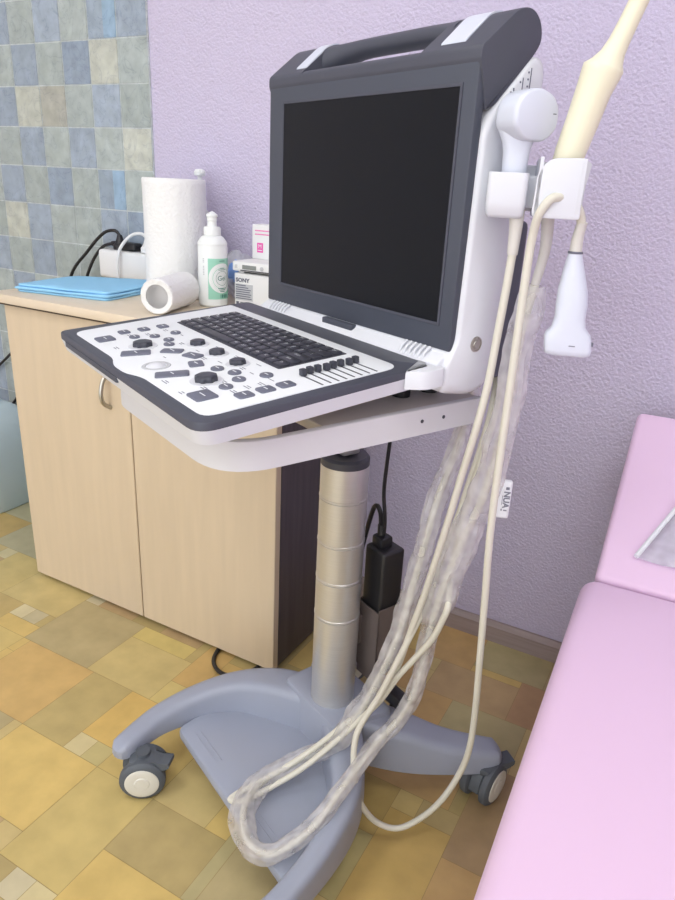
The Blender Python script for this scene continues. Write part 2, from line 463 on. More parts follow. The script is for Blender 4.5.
# ---- power strip on the wall and its plugs
ps = thing('power_strip', 'white power strip on the tiles behind the paper roll', 'power strip', (-1.19, YW-.008, .66))
bm = bmesh.new(); add_box(bm, (-.135, -.045, .0005), (.135, 0, .066), .008, 3); build('housing', bm, M['carton'], ps)
for x in (-.09, -.03, .03, .09):
    bm = bmesh.new(); lathe(bm, [(.019, 0), (.019, .0012), (.016, .0012), (.015, .0008), (.0001, .0008)], Matrix.Translation((x, -.022, .066)), 24)
    build('socket', bm, M['grey'], ps)
def plug(label, mt, cable, dark, x, name='power_plug', flat=False):
    t = thing(name, label, 'plug', (x, YW-.03, .7275), group='plugs in the power strip')
    bm = bmesh.new()
    if flat:
        add_box(bm, (-.03, -.014, 0), (.022, .014, .018), .005, 3)
        tube(bm, [(-.028, 0, .010), (-.045, -.002, .012), (-.06, -.003, .012)], lambda s: .0085-.003*s, 10)
    else:
        lathe(bm, [(.016, 0), (.016, .010), (.011, .016), (.0075, .026), (.0055, .033), (.0001, .034)], None, 20)
    build('plug_body', bm, mt, t)
    bm = bmesh.new(); tube(bm, cable, .0038, 8, 8); build('cord', bm, mt, t)
# cords are given relative to their plug
plug('black straight plug with its cord arching left over the tiles', M['black'], [(0, 0, .032), (-.010, -.004, .042), (-.035, -.008, .038), (-.065, -.010, .018), (-.10, -.012, -.014), (-.155, -.012, -.064), (-.2, -.01, -.14), (-.3, -.005, -.22), (-.42, 0, -.3), (-.6, .02, -.42)], True, -1.272)
plug('black flat plug with its cord leaving sideways, beside the black straight plug', M['black'], [(-.058, -.003, .012), (-.085, -.006, .004), (-.11, -.01, -.02), (-.14, -.012, -.066), (-.2, -.004, -.17), (-.3, 0, -.27), (-.42, .005, -.38), (-.55, .02, -.5)], True, -1.235, flat=True)
plug('white plug with a pale cord looping down behind the blue pads', M['carton'], [(0, 0, .032), (-.012, -.006, .041), (-.035, -.014, .036), (-.056, -.026, .012), (-.064, -.034, -.02), (-.064, -.036, -.065)], False, -1.185)

# ---- paper towel rolls
def roll(label, L, r, rc, loc, R, seed):
    t = thing('paper_roll', label, 'paper roll', loc, group='white paper rolls'); t.rotation_euler = R
    bm = bmesh.new(); n = 96; secs = []
    prof = [(rc+.002, .001), (r-.002, 0), (r, .002)]+[(r, L*i/24) for i in range(1, 24)]+[(r, L-.002), (r-.002, L), (rc+.002, L-.001)]
    for q, z in prof:
        ring = []
        for j in range(n):
            a = 2*PI*j/n
            d = 0
            if q > r-.0021: d = .0009*noise.noise(Vector((math.cos(a)*14, math.sin(a)*14, z*90+seed)))+.0006*noise.noise(Vector((math.cos(a)*5, math.sin(a)*5, z*12+seed)))
            qq = q+d
            ring.append(Vector((qq*math.cos(a), qq*math.sin(a), z)))
        secs.append(ring)
    secs.append([Vector((rc*math.cos(2*PI*j/n), rc*math.sin(2*PI*j/n), L-.001)) for j in range(n)])
    secs.append([Vector((rc*math.cos(2*PI*j/n), rc*math.sin(2*PI*j/n), .001)) for j in range(n)])
    loft(bm, secs, cap=False, closed=True)
    build('paper', bm, M['paper'], t, 50)
    bm = bmesh.new(); lathe(bm, [(rc, .002), (rc, L-.002), (rc-.0015, L-.002), (rc-.0015, .002), (rc, .002)], None, 40)
    build('core', bm, M['core'], t)
    return t
roll('thick white paper towel roll standing upright on the worktop', .232, .0625, .02, (-1.006, 1.135, ZT), (0, 0, 0), 3)
ang = math.radians(17)
dv = Vector((-math.sin(ang), math.cos(ang), 0))
roll('small white paper roll lying on its side in front of the upright roll', .122, .0320, .0215, (-.888, .945, ZT+.0320+.0008), (-PI/2, 0, ang), 8)

# ---- gel bottle with push-pull cap
def bottle_axis(): pass
b = thing('gel_bottle', 'white gel bottle with push-pull cap and green label, right of the paper rolls', 'bottle', (-.8815, 1.098, ZT))
R = .0285
bm = bmesh.new()
lathe(bm, [(.001, 0), (R-.004, 0), (R, .004), (R, .112), (R-.0005, .114), (R-.0005, .117), (R, .119), (R-.002, .124), (.021, .131), (.0155, .134), (.001, .134)], None, 48); build('bottle_body', bm, M['bottle'], b)
bm = bmesh.new(); lathe(bm, [(.001, .134), (.0165, .134), (.0165, .147), (.0145, .150), (.009, .1505), (.0085, .160), (.0095, .161), (.0095, .1675), (.011, .168), (.011, .171), (.005, .176), (.001, .1775)], None, 32); build('cap', bm, M['bottle'], b)
fc = math.atan2(-.9+.06, .80)   # direction of the label centre
def on_cyl(x, z, off=.0004, a0=fc): a = a0+x/R; return Vector(((R+off)*math.cos(a), (R+off)*math.sin(a), z))
def cyl_patch(bm, x0, x1, z0, z1, off, n=20, mi=0):
    secs = [[on_cyl(x0+(x1-x0)*i/n, z0, off), on_cyl(x0+(x1-x0)*i/n, z1, off), on_cyl(x0+(x1-x0)*i/n, z1, off-.0006), on_cyl(x0+(x1-x0)*i/n, z0, off-.0006)] for i in range(n+1)]
    loft(bm, secs, mi=mi)
bm = bmesh.new()
cyl_patch(bm, -.012, .040, .016, .093, .0004, mi=0)
def disc(cx, cz, r0, r1, off, mi):
    n = 40
    for i in range(n):
        a, c = 2*PI*i/n, 2*PI*(i+1)/n
        ps_ = [on_cyl(cx+r*math.cos(q), cz+r*math.sin(q)*1.05, off) for r, q in ((r0, a), (r1, a), (r1, c), (r0, c))]
        try: bm.faces.new([bm.verts.new(p) for p in ps_]).material_index = mi
        except ValueError: pass
for q in range(5): disc(.016, .056, .0054*q+.0001, .0054*(q+1), .0007, 1)
disc(.016, .056, .0185, .0193, .0010, 0); disc(.016, .056, .0125, .0131, .0010, 2)
for s_, sz, x, z in [('ULTRAGEL', .0075, .015, .056), ('gel', .008, .006, .076), ('GEL', .006, .004, .0945), ('contact medium', .0034, .006, .085), ('medical', .0045, .006, .055), ('250', .005, .006, .0505)]:
    if s_ == 'ULTRAGEL': s_ = 'Gel'; sz = .013
    elif s_ in ('gel', 'GEL', '250', 'contact medium', 'medical'): continue
    add_text(bm, s_, sz, None, 2, fn=lambda c, x=x, z=z: on_cyl(x+c.x, z+c.y, .0011))
for i, w in enumerate([.0009, .0018, .0007, .0014, .0009, .002]): cyl_patch(bm, .012+i*.0027, .012+i*.0027+w, .0185, .0255, .0011, 2, mi=2)
for i, (w, z) in enumerate([(.012, .088), (.010, .0745), (.016, .0715), (.018, .0365), (.014, .0335), (.010, .0305)]): cyl_patch(bm, .016-w/2, .016+w/2, z, z+.0012, .0011, 6, mi=2)
build('label', bm, [M['green'], M['bottle'], M['dgreen']], b, 0)
bm = bmesh.new()
for x, z0, z1 in [(-.0215, .085, .097), (-.0215, .062, .080)]:
    n = int((z1-z0)/.003)
    for i in range(n): cyl_patch(bm, x-.0012, x+.0016, z0+i*.003, z0+i*.003+.0017, .0005, 2)
build('side_print', bm, M['grey'], b, 0)

# ---- dispenser bottle hidden behind the big roll
d = thing('pump_bottle', 'white pump dispenser bottle standing behind the upright paper roll', 'bottle', (-1.022, 1.235, ZT))
bm = bmesh.new(); lathe(bm, [(.001, 0), (.024, 0), (.026, .003), (.026, .15), (.02, .165), (.012, .172), (.001, .172)], None, 32); build('bottle_body', bm, M['bottle'], d)
bm = bmesh.new(); lathe(bm, [(.013, .172), (.013, .19), (.005, .192), (.005, .238), (.012, .24), (.0125, .247), (.009, .252), (.001, .253)], None, 24)
tube(bm, [(0, 0, .246), (.012, -.010, .2475), (.02, -.016, .243)], .0042, 8); build('pump', bm, M['bottle'], d)

# ---- white carton, thermal printer on it, small carton and plastic bag
MX = .17
bx = thing('carton_box', 'white carton printed SONY with grey text block, under the small printer', 'box', (-.844, 1.117, ZT))
bm = bmesh.new(); add_box(bm, (0, 0, 0), (MX, .125, .066), .0015, 1); build('box', bm, M['carton'], bx)
bm = bmesh.new()
add_text(bm, 'SONY', .0105, frameM((.0205, -.0009, .0530), (1.15, 0, 0), (0, 0, 1), (0, -1, 0)), bold=.0004)
for i, w in enumerate([.024, .030, .036, .034, .037, .035, .038]):
    add_box(bm, (.004, -.0008, .0425-i*.0042), (.004+w, .0001, .0425-i*.0042+.0018))
add_box(bm, (.005, -.0008, .006), (.011, .0001, .0115)); add_box(bm, (.0135, -.0008, .0095), (.042, .0001, .0108)); add_box(bm, (.0135, -.0008, .0065), (.034, .0001, .0078))
build('print', bm, M['btn'], bx, 0)
bm = bmesh.new(); add_box(bm, (.0025, -.0004, .0145), (.0445, .0001, .0460)); build('label', bm, M['grey'], bx, 0)
pr = thing('thermal_printer', 'slim white printer with small grey display lying on the SONY carton', 'printer', (-.846, 1.113, ZT+.0665))
bm = bmesh.new()
add_box(bm, (0, 0, .004), (MX+.004, .12, .0225), .003, 2)
for x in (.015, MX-.015):
    for y in (.015, .105): add_box(bm, (x-.006, y-.006, 0), (x+.006, y+.006, .006))
build('case', bm, M['carton'], pr)
bm = bmesh.new(); add_box(bm, (.024, -.0008, .0085), (.057, .003, .0165), .0006, 1); build('display', bm, M['lcd'], pr, 0)
bm = bmesh.new(); lathe(bm, [(.004, 0), (.004, .0012), (.0035, .0018), (.0001, .002)], frameM((.070, 0, .0125), (1, 0, 0), (0, 0, 1), (0, -1, 0)), 20); build('button', bm, M['grey'], pr)
bm = bmesh.new(); add_box(bm, (.006, -.0008, .009), (.013, .003, .0165), .001, 1); build('power_switch', bm, M['grey'], pr)
bm = bmesh.new(); add_box(bm, (.02, -.0006, .0052), (MX-.005, .003, .0072)); build('paper_slot', bm, M['knob'], pr, 0)
sc = thing('small_carton', 'small white carton with pink logo square standing on the printer', 'box', (-.843, 1.175, ZT+.0892))
bm = bmesh.new(); add_box(bm, (0, 0, 0), (.075, .035, .066), .001, 1); build('box', bm, M['carton'], sc)
bm = bmesh.new()
add_box(bm, (.0125, -.0006, .013), (.0265, .0001, .0315))
for y, w in [(.0535, .05), (.0465, .05)]:
    x = .0075
    while x < .0075+w: add_box(bm, (x, -.0006, y), (x+.0022, .0001, y+.0022)); x += .0032
build('print', bm, M['magenta'], sc, 0)
bm = bmesh.new(); add_text(bm, 'M', .011, frameM((.0195, -.0009, .0245), (1, 0, 0), (0, 0, 1), (0, -1, 0))); add_box(bm, (.0145, -.0009, .0165), (.0245, -.0005, .0180)); build('logo_letter', bm, M['print'], sc, 0)
def blob(name, loc, rad, m, parent=None, amp=.25, seed=0, fr=30):
    bm = bmesh.new(); bmesh.ops.create_icosphere(bm, subdivisions=4, radius=1)
    for v in bm.verts:
        p = v.co.copy(); k = 1+amp*noise.noise(Vector((p.x*2.2+seed, p.y*2.2, p.z*2.2)))+amp*.5*noise.noise(p*6+Vector((seed, 3, 1)))
        v.co = Vector((p.x*rad[0]*k, p.y*rad[1]*k, max(0, (p.z*k*.9+.95)*rad[2]/1.0)))
    return build(name, bm, m, parent, 60)
pb = thing('plastic_bag', 'crumpled clear plastic bag between the gel bottle and the SONY carton', 'bag', (-.905, 1.205, ZT))
blob('bag_film', None, (.052, .033, .050), M['film2'], pb, .3, 5)
o = blob('blue_content', None, (.022, .014, .027), M['bluebag'], pb, .2, 9); o.location = (.020, -.024, .030)
o['label'] = 'blue plastic inside the bag'

# ---- canister on the floor at the far left
cn = thing('plastic_canister', 'pale blue-grey plastic canister on the floor left of the cabinet', 'canister', (-1.715, 1.14, 0))
bm = bmesh.new()
secs = []
for z, w in [(0, .098), (.01, .105), (.17, .105), (.22, .098), (.26, .078), (.285, .045), (.29, .03)]:
    secs.append([Vector((p.x, p.y, z)) for p in round_poly([(-w, -w), (w, -w), (w, w), (-w, w)], w*.45, 6)])
loft(bm, secs); build('canister_body', bm, M['canister'], cn, 50)
bm = bmesh.new(); lathe(bm, [(.026, .288), (.026, .312), (.022, .315), (.001, .315)], None, 24); build('cap', bm, M['bluebag'], cn)

# ---- black cord loop on the floor under the cabinet
bm = bmesh.new(); tube(bm, [(-.76, 1.05, .005), (-.745, .95, .005), (-.732, .895, .005), (-.705, .868, .005), (-.675, .864, .005), (-.652, .885, .005), (-.64, .93, .005), (-.66, 1.05, .005)], .0042, 8)
tag(build('floor_cord', bm, M['black'], origin=(-.7, .9, 0)), 'black cord looping out from under the cabinet onto the floor', 'cord')

# ------------------------------------------------------------------ treatment couch
ch = thing('treatment_couch', 'pink vinyl treatment couch with raised head section against the lilac wall', 'couch', (-.0415, 0, 0), math.radians(1.9))
X0, X1 = -.012, .62
def cushion(bm, y0, y1, z0, z1, r=.03, Mx=None, dx=0):
    t = bmesh.new()
    add_box(t, (X0+dx, y0, z0), (X1, y1, z1), r, 5)
    merge(bm, t, Mx)
bm = bmesh.new(); cushion(bm, -.75, .890, .365, .421, .022); build('seat_pad', bm, M['pink'], ch, 60)
hinge = Matrix.Translation((0, .893, .421)) @ Matrix.Rotation(math.radians(28.5), 4, 'X') @ Matrix.Translation((0, -.893, -.421))
bm = bmesh.new(); cushion(bm, .886, 1.222, .37, .421, .010, hinge, .014); build('head_pad', bm, M['pink'], ch, 60)
bm = bmesh.new()
add_box(bm, (X0+.04, -.72, .325), (X0+.08, .87, .365), .004); add_box(bm, (X1-.08, -.72, .325), (X1-.04, .87, .365), .004)
for y in (-.72, .05, .83): add_box(bm, (X0+.08, y, .325), (X1-.08, y+.04, .365), .004)
build('frame', bm, M['frame'], ch)
for x in (X0+.06, X1-.06):
    for y in (-.68, .8):
        bm = bmesh.new(); tube(bm, [(x, y, 0), (x, y, .33)], .018, 16, 2); build('leg', bm, M['frame'], ch)
    bm = bmesh.new(); tube(bm, [(x, .86, .34), (x, 1.0, .42)], .012, 12, 2); build('head_strut', bm, M['frame'], ch)

# translucent plastic sheet lying on the couch
bm = bmesh.new()
n = 18; secs = []
for i in range(n+1):
    y = .925+.19*i/n; row = []
    for j in range(n+1):
        x = -.026+.3*j/n+.075*(i/n)
        z = .421+(y-.893)*math.tan(math.radians(28.5))+.004+.004*abs(noise.noise(Vector((x*18, y*18, 2))))
        row.append(bm.verts.new((x, y, z)))
    secs.append(row)
for i in range(n):
    for j in range(n): bm.faces.new([secs[i][j], secs[i][j+1], secs[i+1][j+1], secs[i+1][j]])
sh = build('plastic_sheet', bm, M['film2'], None, 60, origin=(.15, 1.0, .5))
tag(sh, 'thin clear plastic sheet lying on the raised head section of the pink couch', 'sheet')
s = sh.modifiers.new('thick', 'SOLIDIFY'); s.thickness = .0008
bm = bmesh.new(); tube(bm, [(Vector((-.026+.075*i/6, .925+.19*i/6, .421+(.032+.19*i/6)*math.tan(math.radians(28.5))+.008))-Vector((.15, 1.0, .5))) for i in range(7)], .0035, 8, 4); build('folded_edge', bm, M['print'], sh)

# ------------------------------------------------------------------ cart frame
CO = Vector((-.400, .775, 0)); CA = math.radians(-24.537)
cart = thing('medical_cart', 'rolling trolley with blue-grey base, silver lift column and white tray', 'cart', CO, CA)

# base: hub, shelf plate and four curved legs in one moulding
bm = bmesh.new()
def sweep(path, secs_per):
    """path: (u,v), half width, ztop, zbot"""
    P = catmull([Vector((a[0], a[1], 0)) for a in path], 6)
    W = catmull([Vector((a[2], a[3], a[4])) for a in path], 6)
    rings = []
    for i, (p, w) in enumerate(zip(P, W)):
        t = (P[min(i+1, len(P)-1)]-P[max(i-1, 0)]).normalized(); s_ = Vector((-t.y, t.x, 0))
        hw, zt, zb = w; r = min(.014, (zt-zb)*.45, hw*.8)
        prof = round_poly([(-hw*1.12, zb), (hw*1.12, zb), (hw, zt), (-hw, zt)], [.002, .002, r, r], 4)
        rings.append([p+s_*q.x+Vector((0, 0, q.y)) for q in prof])
    # rounded nose
    e = P[-1]; t = (P[-1]-P[-2]).normalized(); s_ = Vector((-t.y, t.x, 0)); hw, zt, zb = W[-1]
    for k, f in ((.5, .9), (.87, .62), (1, .25)):
        prof = round_poly([(-hw*1.1*f, zb), (hw*1.1*f, zb), (hw*f, zt-.012*k*k), (-hw*f, zt-.012*k*k)], [.002, .002, .008*f, .008*f], 4)
        rings.append([e+t*(.018*k)+s_*q.x+Vector((0, 0, q.y)) for q in prof])
    loft(bm, rings)
for s_ in (-1, 1):
    if s_ < 0: sweep([(-.02, -.004, .030, .149, .07), (-.09, -.045, .030, .143, .068), (-.138, -.09, .023, .131, .066), (-.166, -.15, .020, .114, .065), (-.172, -.22, .018, .099, .064), (-.155, -.28, .017, .088, .063)], 0)
    else: sweep([(.02, -.004, .030, .149, .07), (.095, -.042, .026, .143, .068), (.147, -.085, .019, .132, .066), (.180, -.145, .0155, .117, .064), (.199, -.215, .015, .102, .063), (.206, -.285, .015, .09, .062)], 0)
    sweep([(s_*.02, .004, .030, .149, .07), (s_*.09, .062, .030, .138, .068), (s_*.135, .12, .026, .112, .062), (s_*.172, .185, .023, .09, .056)], 0)
hubp = round_poly([(-.075, -.042), (.062, -.042), (.078, .06), (-.078, .06)], .014, 4)
prism(bm, hubp, lambda x, y: (x*1.05, y*1.05, .065), lambda x, y: (x, y, .152), .006)
shelf = round_poly([(-.145, -.198), (.18, -.198), (.175, -.12), (.09, -.03), (-.09, -.03), (-.155, -.12)], .012, 3)
prism(bm, shelf, lambda x, y: (x, y, .06), lambda x, y: (x, y, .085+.011*(y+.03)/.17), .005)
for u0, u1 in ((-.115, -.045), (.075, .13)):
    for v0 in (-.172, -.180): add_box(bm, (u0, v0, .072), (u1, v0+.0016, .085+.011*(v0+.03)/.17+.0007))
build('base', bm, M['cart'], cart, 28)

def caster(u, v, az, lever_az, stem):
    """twin-wheel caster; az = direction of the wheel axle"""
    bm = bmesh.new()
    ax = Vector((math.cos(az), math.sin(az), 0)); fw = Vector((-ax.y, ax.x, 0))
    Mx = frameM((u, v, .035), ax, fw, (0, 0, 1))
    prism(bm, round_poly([(-.030, -.012), (-.026, .012), (-.012, .028), (.012, .028), (.026, .014), (.030, -.012)], .008, 3), lambda x, z: Mx @ Vector((-.0085, x, z)), lambda x, z: Mx @ Vector((.0085, x, z)), .003)
    add_box(bm, (-.018, -.02, .02), (.018, .02, .034), .005, 2, Mx)
    tube(bm, [(u, v, .055), (u, v, stem)], .011, 14, 2)
    c = build('caster', bm, M['rubber'], cart)
    bm = bmesh.new()
    for sg in (-1, 1):
        Mw = Mx @ Matrix.Rotation(sg*PI/2, 4, 'Y')
        lathe(bm, [(.02, .009), (.030, .009), (.0345, .012), (.035, .016), (.0345, .021), (.031, .0245), (.0255, .0255)], Mw, 36, 0)
        lathe(bm, [(.0258, .024), (.0258, .0262), (.024, .0272), (.012, .0265), (.0105, .0278), (.0001, .0278)], Mw, 36, 1)
    build('wheel', bm, [M['rubber'], M['hub']], c)
    bm = bmesh.new(); l = Vector((math.cos(lever_az), math.sin(lever_az), 0)); l2 = Vector((-l.y, l.x, 0))
    Ml = frameM((u, v, .06), l, l2, (0, 0, 1))
    prism(bm, round_poly([(.012, -.003), (.034, -.006), (.046, 0), (.046, .009), (.03, .006), (.012, .009)], .003, 3), lambda x, z: Ml @ Vector((x, -.012, z)), lambda x, z: Ml @ Vector((x, .012, z)), .002)
    build('brake_lever', bm, M['rubber'], c)
caster(-.128, -.262, math.radians(-30), math.radians(44), .075)
caster(.208, -.27, math.radians(-35), math.radians(35), .075)
caster(.178, .172, math.radians(12), math.radians(72), .07)
caster(-.165, .165, math.radians(150), math.radians(120), .07)

# lift column
bm = bmesh.new()
r = .0335
def zs(y): return y
prof = [(.001, .150), (r, .150)]
for zc in (.305, .368, .428, .496):
    prof += [(r, zc-.0022), (r-.0012, zc-.0016), (r-.0012, zc-.0004), (r+.0006, zc), (r+.0006, zc+.002), (r, zc+.0026)]
prof += [(r, .545), (.001, .545)]
lathe(bm, prof, None, 64); build('column', bm, M['alu'], cart, 25)
bm = bmesh.new(); lathe(bm, [(.001, .545), (r+.0002, .545), (r+.0003, .554), (r-.003, .558), (.001, .558)], None, 48); build('collar', bm, M['knob'], cart)
bm = bmesh.new(); add_box(bm, (-.014, -.014, .56), (.014, .014, .640), .003); build('column_post', bm, M['alu'], cart)
# tray
TZ0, TZ1 = .6355, .667
bm = bmesh.new()
def tray_line(d): return round_poly([(-.152+d, .085), (-.152+d, -.266+d), (.152-d, -.266+d), (.152-d, .085)], [0, .062-d, .062-d, 0], 10)
lo_, li_ = tray_line(0), tray_line(.007)
rings = []
for o1, o2 in zip(lo_, li_): rings.append([Vector((o1.x, o1.y, TZ0)), Vector((o1.x, o1.y, TZ1-.001)), Vector((o1.x*.8+o2.x*.2, o1.y*.8+o2.y*.2, TZ1)), Vector((o2.x, o2.y, TZ1)), Vector((o2.x, o2.y, TZ0))])
loft(bm, rings); build('tray_rail', bm, M['tray'], cart, 40)
bm = bmesh.new(); add_box(bm, (-.1455, -.146, TZ1-.012), (.1455, .085, TZ1-.0005), .001, 1); add_box(bm, (-.06, -.075, TZ0), (.06, .065, TZ1-.011)); build('tray', bm, M['traytop'], cart, 0)
for v in (-.012, .022):
    bm = bmesh.new(); lathe(bm, [(.0022, 0), (.0022, .0006), (.0001, .0008)], frameM((.152, v, .652), (0, 1, 0), (0, 0, 1), (1, 0, 0)), 16); build('screw', bm, M['knob'], cart)

# adapter bracket behind the column
bm = bmesh.new()
bu0, bu1, bv0, bv1 = -.004, .050, .040, .092
for lo, hi in [((bu0, bv0, .2), (bu1, bv0+.002, .312)), ((bu1-.002, bv0, .2), (bu1, bv1, .318)), ((bu0, bv1-.002, .2), (bu1, bv1, .318)), ((bu0, bv0, .2), (bu0+.002, bv1, .312)), ((bu0, bv0, .2), (bu1, bv1, .203))]: add_box(bm, lo, hi)
add_box(bm, (-.012, .028, .24), (.012, .042, .29), .001)
add_box(bm, (bu0+.006, bv0+.004, .182), (bu1-.01, bv0+.007, .203))
build('adapter_bracket', bm, M['bracket'], cart, 0)

def in_cart(name, label, cat, loc, group=None):
    w = Vector(loc); c, s_ = math.cos(CA), math.sin(CA)
    t = thing(name, label, cat, (CO.x+c*w.x-s_*w.y, CO.y+s_*w.x+c*w.y, w.z), CA, group)
    return t, Vector(loc)

# power adapter in the bracket
ad, og = in_cart('power_adapter', 'black power adapter brick standing in the metal bracket behind the column', 'power adapter', (.02, .064, .2035))
bm = bmesh.new(); add_box(bm, (.001, .045, .2038), (.045, .086, .408), .005, 3); build('brick', bm, M['black'], ad, 40, Matrix.Translation(-og))
bm = bmesh.new(); add_box(bm, (.006, .052, .406), (.03, .074, .424), .004, 2)
tube(bm, [(.016, .063, .42), (.014, .062, .44)], lambda t: .007-.002*t, 10, 3); build('plug', bm, M['black'], ad, 40, Matrix.Translation(-og))
bm = bmesh.new(); tube(bm, [(.014, .062, .436), (.012, .061, .456), (.004, .06, .466), (-.008, .062, .45), (-.03, .066, .38), (-.05, .066, .3), (-.044, .066, .22), (-.02, .068, .17), (.02, .07, .162), (.055, .07, .162)], .0035, 8)
tube(bm, [(.020, .063, .42), (.020, .063, .45), (.012, .064, .49), (.012, .066, .54), (.014, .068, .59), (.012, .072, .638)], .0028, 8); build('cord', bm, M['black'], ad, 40, Matrix.Translation(-og))
bm = bmesh.new(); add_box(bm, (.052, .058, .153), (.092, .08, .176), .005, 2); tube(bm, [(.06, .074, .162), (.05, .090, .14), (.02, .100, .08), (-.03, .12, .02), (-.09, .16, .006), (-.2, .25, .005), (-.24, .32, .005)], .0035, 8)
build('inline_connector', bm, M['black'], ad, 40, Matrix.Translation(-og))

# ------------------------------------------------------------------ ultrasound machine
um, uo = in_cart('ultrasound_machine', 'white and charcoal portable ultrasound machine with open screen on the cart tray', 'ultrasound machine', (0, 0, TZ1))
UT = Matrix.Translation(-uo)
def part(name, bm, m, parent=um, smooth=35):
    return build(name, bm, m, parent, smooth, UT)
# side profile (v, z) of the white shell
shell = round_poly([(-.022, .695), (.022, .688), (.046, .694), (.056, .712), (.066, .90), (.078, .985), (.076, 1.02), (.058, 1.024), (.008, .972), (-.002, .95), (-.006, .748), (-.02, .722)], [.008, .01, .01, .01, .02, .006, .012, .010, .012, .006, .008, .006], 4)
bm = bmesh.new()
t = bmesh.new(); loft(t, [[Vector((-.181, p.x, p.y)) for p in [Vector((q.x*.9+.002, .86+(q.y-.86)*.985)) for q in shell]], [Vector((-.187, p.x, p.y)) for p in shell]][::-1]+[])
t.free()
ins = lambda k: [Vector((.03+(q.x-.03)*k, .86+(q.y-.86)*(1-(1-k)*.35))) for q in shell]
secs = [[Vector((u, p.x, p.y)) for p in pr_] for u, pr_ in [(-.188, ins(.86)), (-.1865, ins(.94)), (-.183, shell), (.183, shell), (.1865, ins(.94)), (.188, ins(.86))]]
loft(bm, secs); part('body_shell', bm, M['white'], smooth=50)
# dark rear housing
bm = bmesh.new(); add_box(bm, (-.180, .04, .700), (.1850, .090, .872), .008, 3); part('rear_housing', bm, M['dark'])
# monitor slab
MV = -.013
bm = bmesh.new(); add_box(bm, (-.187, MV, .738), (.183, MV+.012, 1.02), .0025, 2)
mon = part('monitor', bm, M['bezel'])
bm = bmesh.new(); add_box(bm, (-.15, MV-.0006, .7665), (.162, MV+.002, .9905)); part('screen', bm, M['screen'], mon, 0)
bm = bmesh.new()
for lo, hi in [((-.153, MV-.0012, .7635), (.165, MV+.001, .7665)), ((-.153, MV-.0012, .9905), (.165, MV+.001, .9935)), ((-.153, MV-.0012, .7665), (-.15, MV+.001, .9905)), ((.162, MV-.0012, .7665), (.165, MV+.001, .9905))]: add_box(bm, lo, hi)
part('screen_rim', bm, M['dark'], mon, 0)
bm = bmesh.new(); add_box(bm, (-.042, MV-.006, .7285), (.022, MV+.004, .738), .002); part('latch', bm, M['bezel'], mon)
# hinge sill between monitor and control panel, with vent ribs
bm = bmesh.new(); prism(bm, round_poly([(-.026, .712), (-.026, .7265), (-.004, .741), (.01, .741), (.01, .712)], [.002, .004, .004, .001, .001], 4), lambda v, z: (-.19, v, z), lambda v, z: (.18, v, z), .004)
part('hinge_sill', bm, M['white'])
for u0 in (-.165, .118):
    for k in range(6):
        bm = bmesh.new(); u = u0+k*.0075; tube(bm, [(u, -.0245, .7262), (u, -.021, .7335), (u, -.0135, .7385)], .0016, 8, 4); part('vent_rib', bm, M['white'])
# handle housing: dark, sloping up and back from the top edge of the monitor
hp = [(MV-.001, 1.0125), (MV-.001, 1.0225), (.031, 1.059), (.05, 1.062), (.064, 1.052), (.068, 1.036), (.06, 1.024), (.012, .976), (0, .97)]
hr = [.001, .004, .012, .012, .012, .012, .008, .004, .002]
bm = bmesh.new()
prof = round_poly(hp, hr, 5)
for u0, u1 in ((-.187, -.112), (.100, .185)):
    prism(bm, prof, lambda v, z: (u0, v, z), lambda v, z: (u1, v, z), .002 if u1 > 0 else 0)
low = round_poly([(MV-.001, 1.0125), (MV-.001, 1.0225), (-.006, 1.0265), (.003, 1.025), (.03, 1.008), (.012, .976), (0, .97)], [.001, .004, .004, .004, .004, .004, .002], 4)
prism(bm, low, lambda v, z: (-.113, v, z), lambda v, z: (.101, v, z))
hh = part('handle_housing', bm, M['dark'])
bm = bmesh.new()
bar = []
for i in range(15):
    u = -.114+.226*i/14; s_ = abs(2*i/14-1); c_v = .046-.010*s_**3; c_z = 1.0515-.012*s_**4; ry = .0125+.008*s_**5; rz = .0105+.008*s_**5
    bar.append([Vector((u, c_v+ry*math.cos(2*PI*j/24), c_z+rz*math.sin(2*PI*j/24))) for j in range(24)])
loft(bm, bar); part('handle_bar', bm, M['dark'], hh, 60)
sp = [Vector((.03+(q.x-.03)*1.02, 1.025+(q.y-1.025)*1.03+.001)) for q in prof if q.x > .0005 and q.y > 1.0]
sp = round_poly([(-.0065, 1.0300), (.031, 1.0605), (.05, 1.0642), (.066, 1.053), (.07, 1.036), (.06, 1.024), (.012, 1.0)], [.003, .012, .012, .012, .012, .006, .004], 5)
for u0, u1, sk in ((-.139, -.116, .012), (.118, .151, .012)):
    bm = bmesh.new()
    prism(bm, sp, lambda v, z: (u0-sk*(v-.03)/.04*.35, v, z), lambda v, z: (u1-sk*(v-.03)/.04*.35, v, z))
    part('stripe', bm, M['probe'], hh)
# scale printed on the white side below the handle housing
bm = bmesh.new()
for v, z0, z1 in [(.0425, .992, 1.004), (.053, .985, 1.0135), (.031, .985, .994)]:
    add_box(bm, (.1875, v, z0-.002), (.1886, v+.0008, z1-.002))
    k = z1-.007
    while k > z0: add_box(bm, (.1875, v-.0038, k), (.1886, v-.0022, k+.0016)); k -= .006
part('scale_marks', bm, M['btn'])
# power button on the side
bm = bmesh.new(); lathe(bm, [(.0085, -.003), (.0085, .0006), (.007, .0012), (.0068, .0004), (.0045, .0004), (.004, .0012), (.0001, .0014)], frameM((.188, .022, .745), (0, 1, 0), (0, 0, 1), (1, 0, 0)), 32)
o = part('power_button', bm, M['metal']); o['label'] = 'round silver power button'
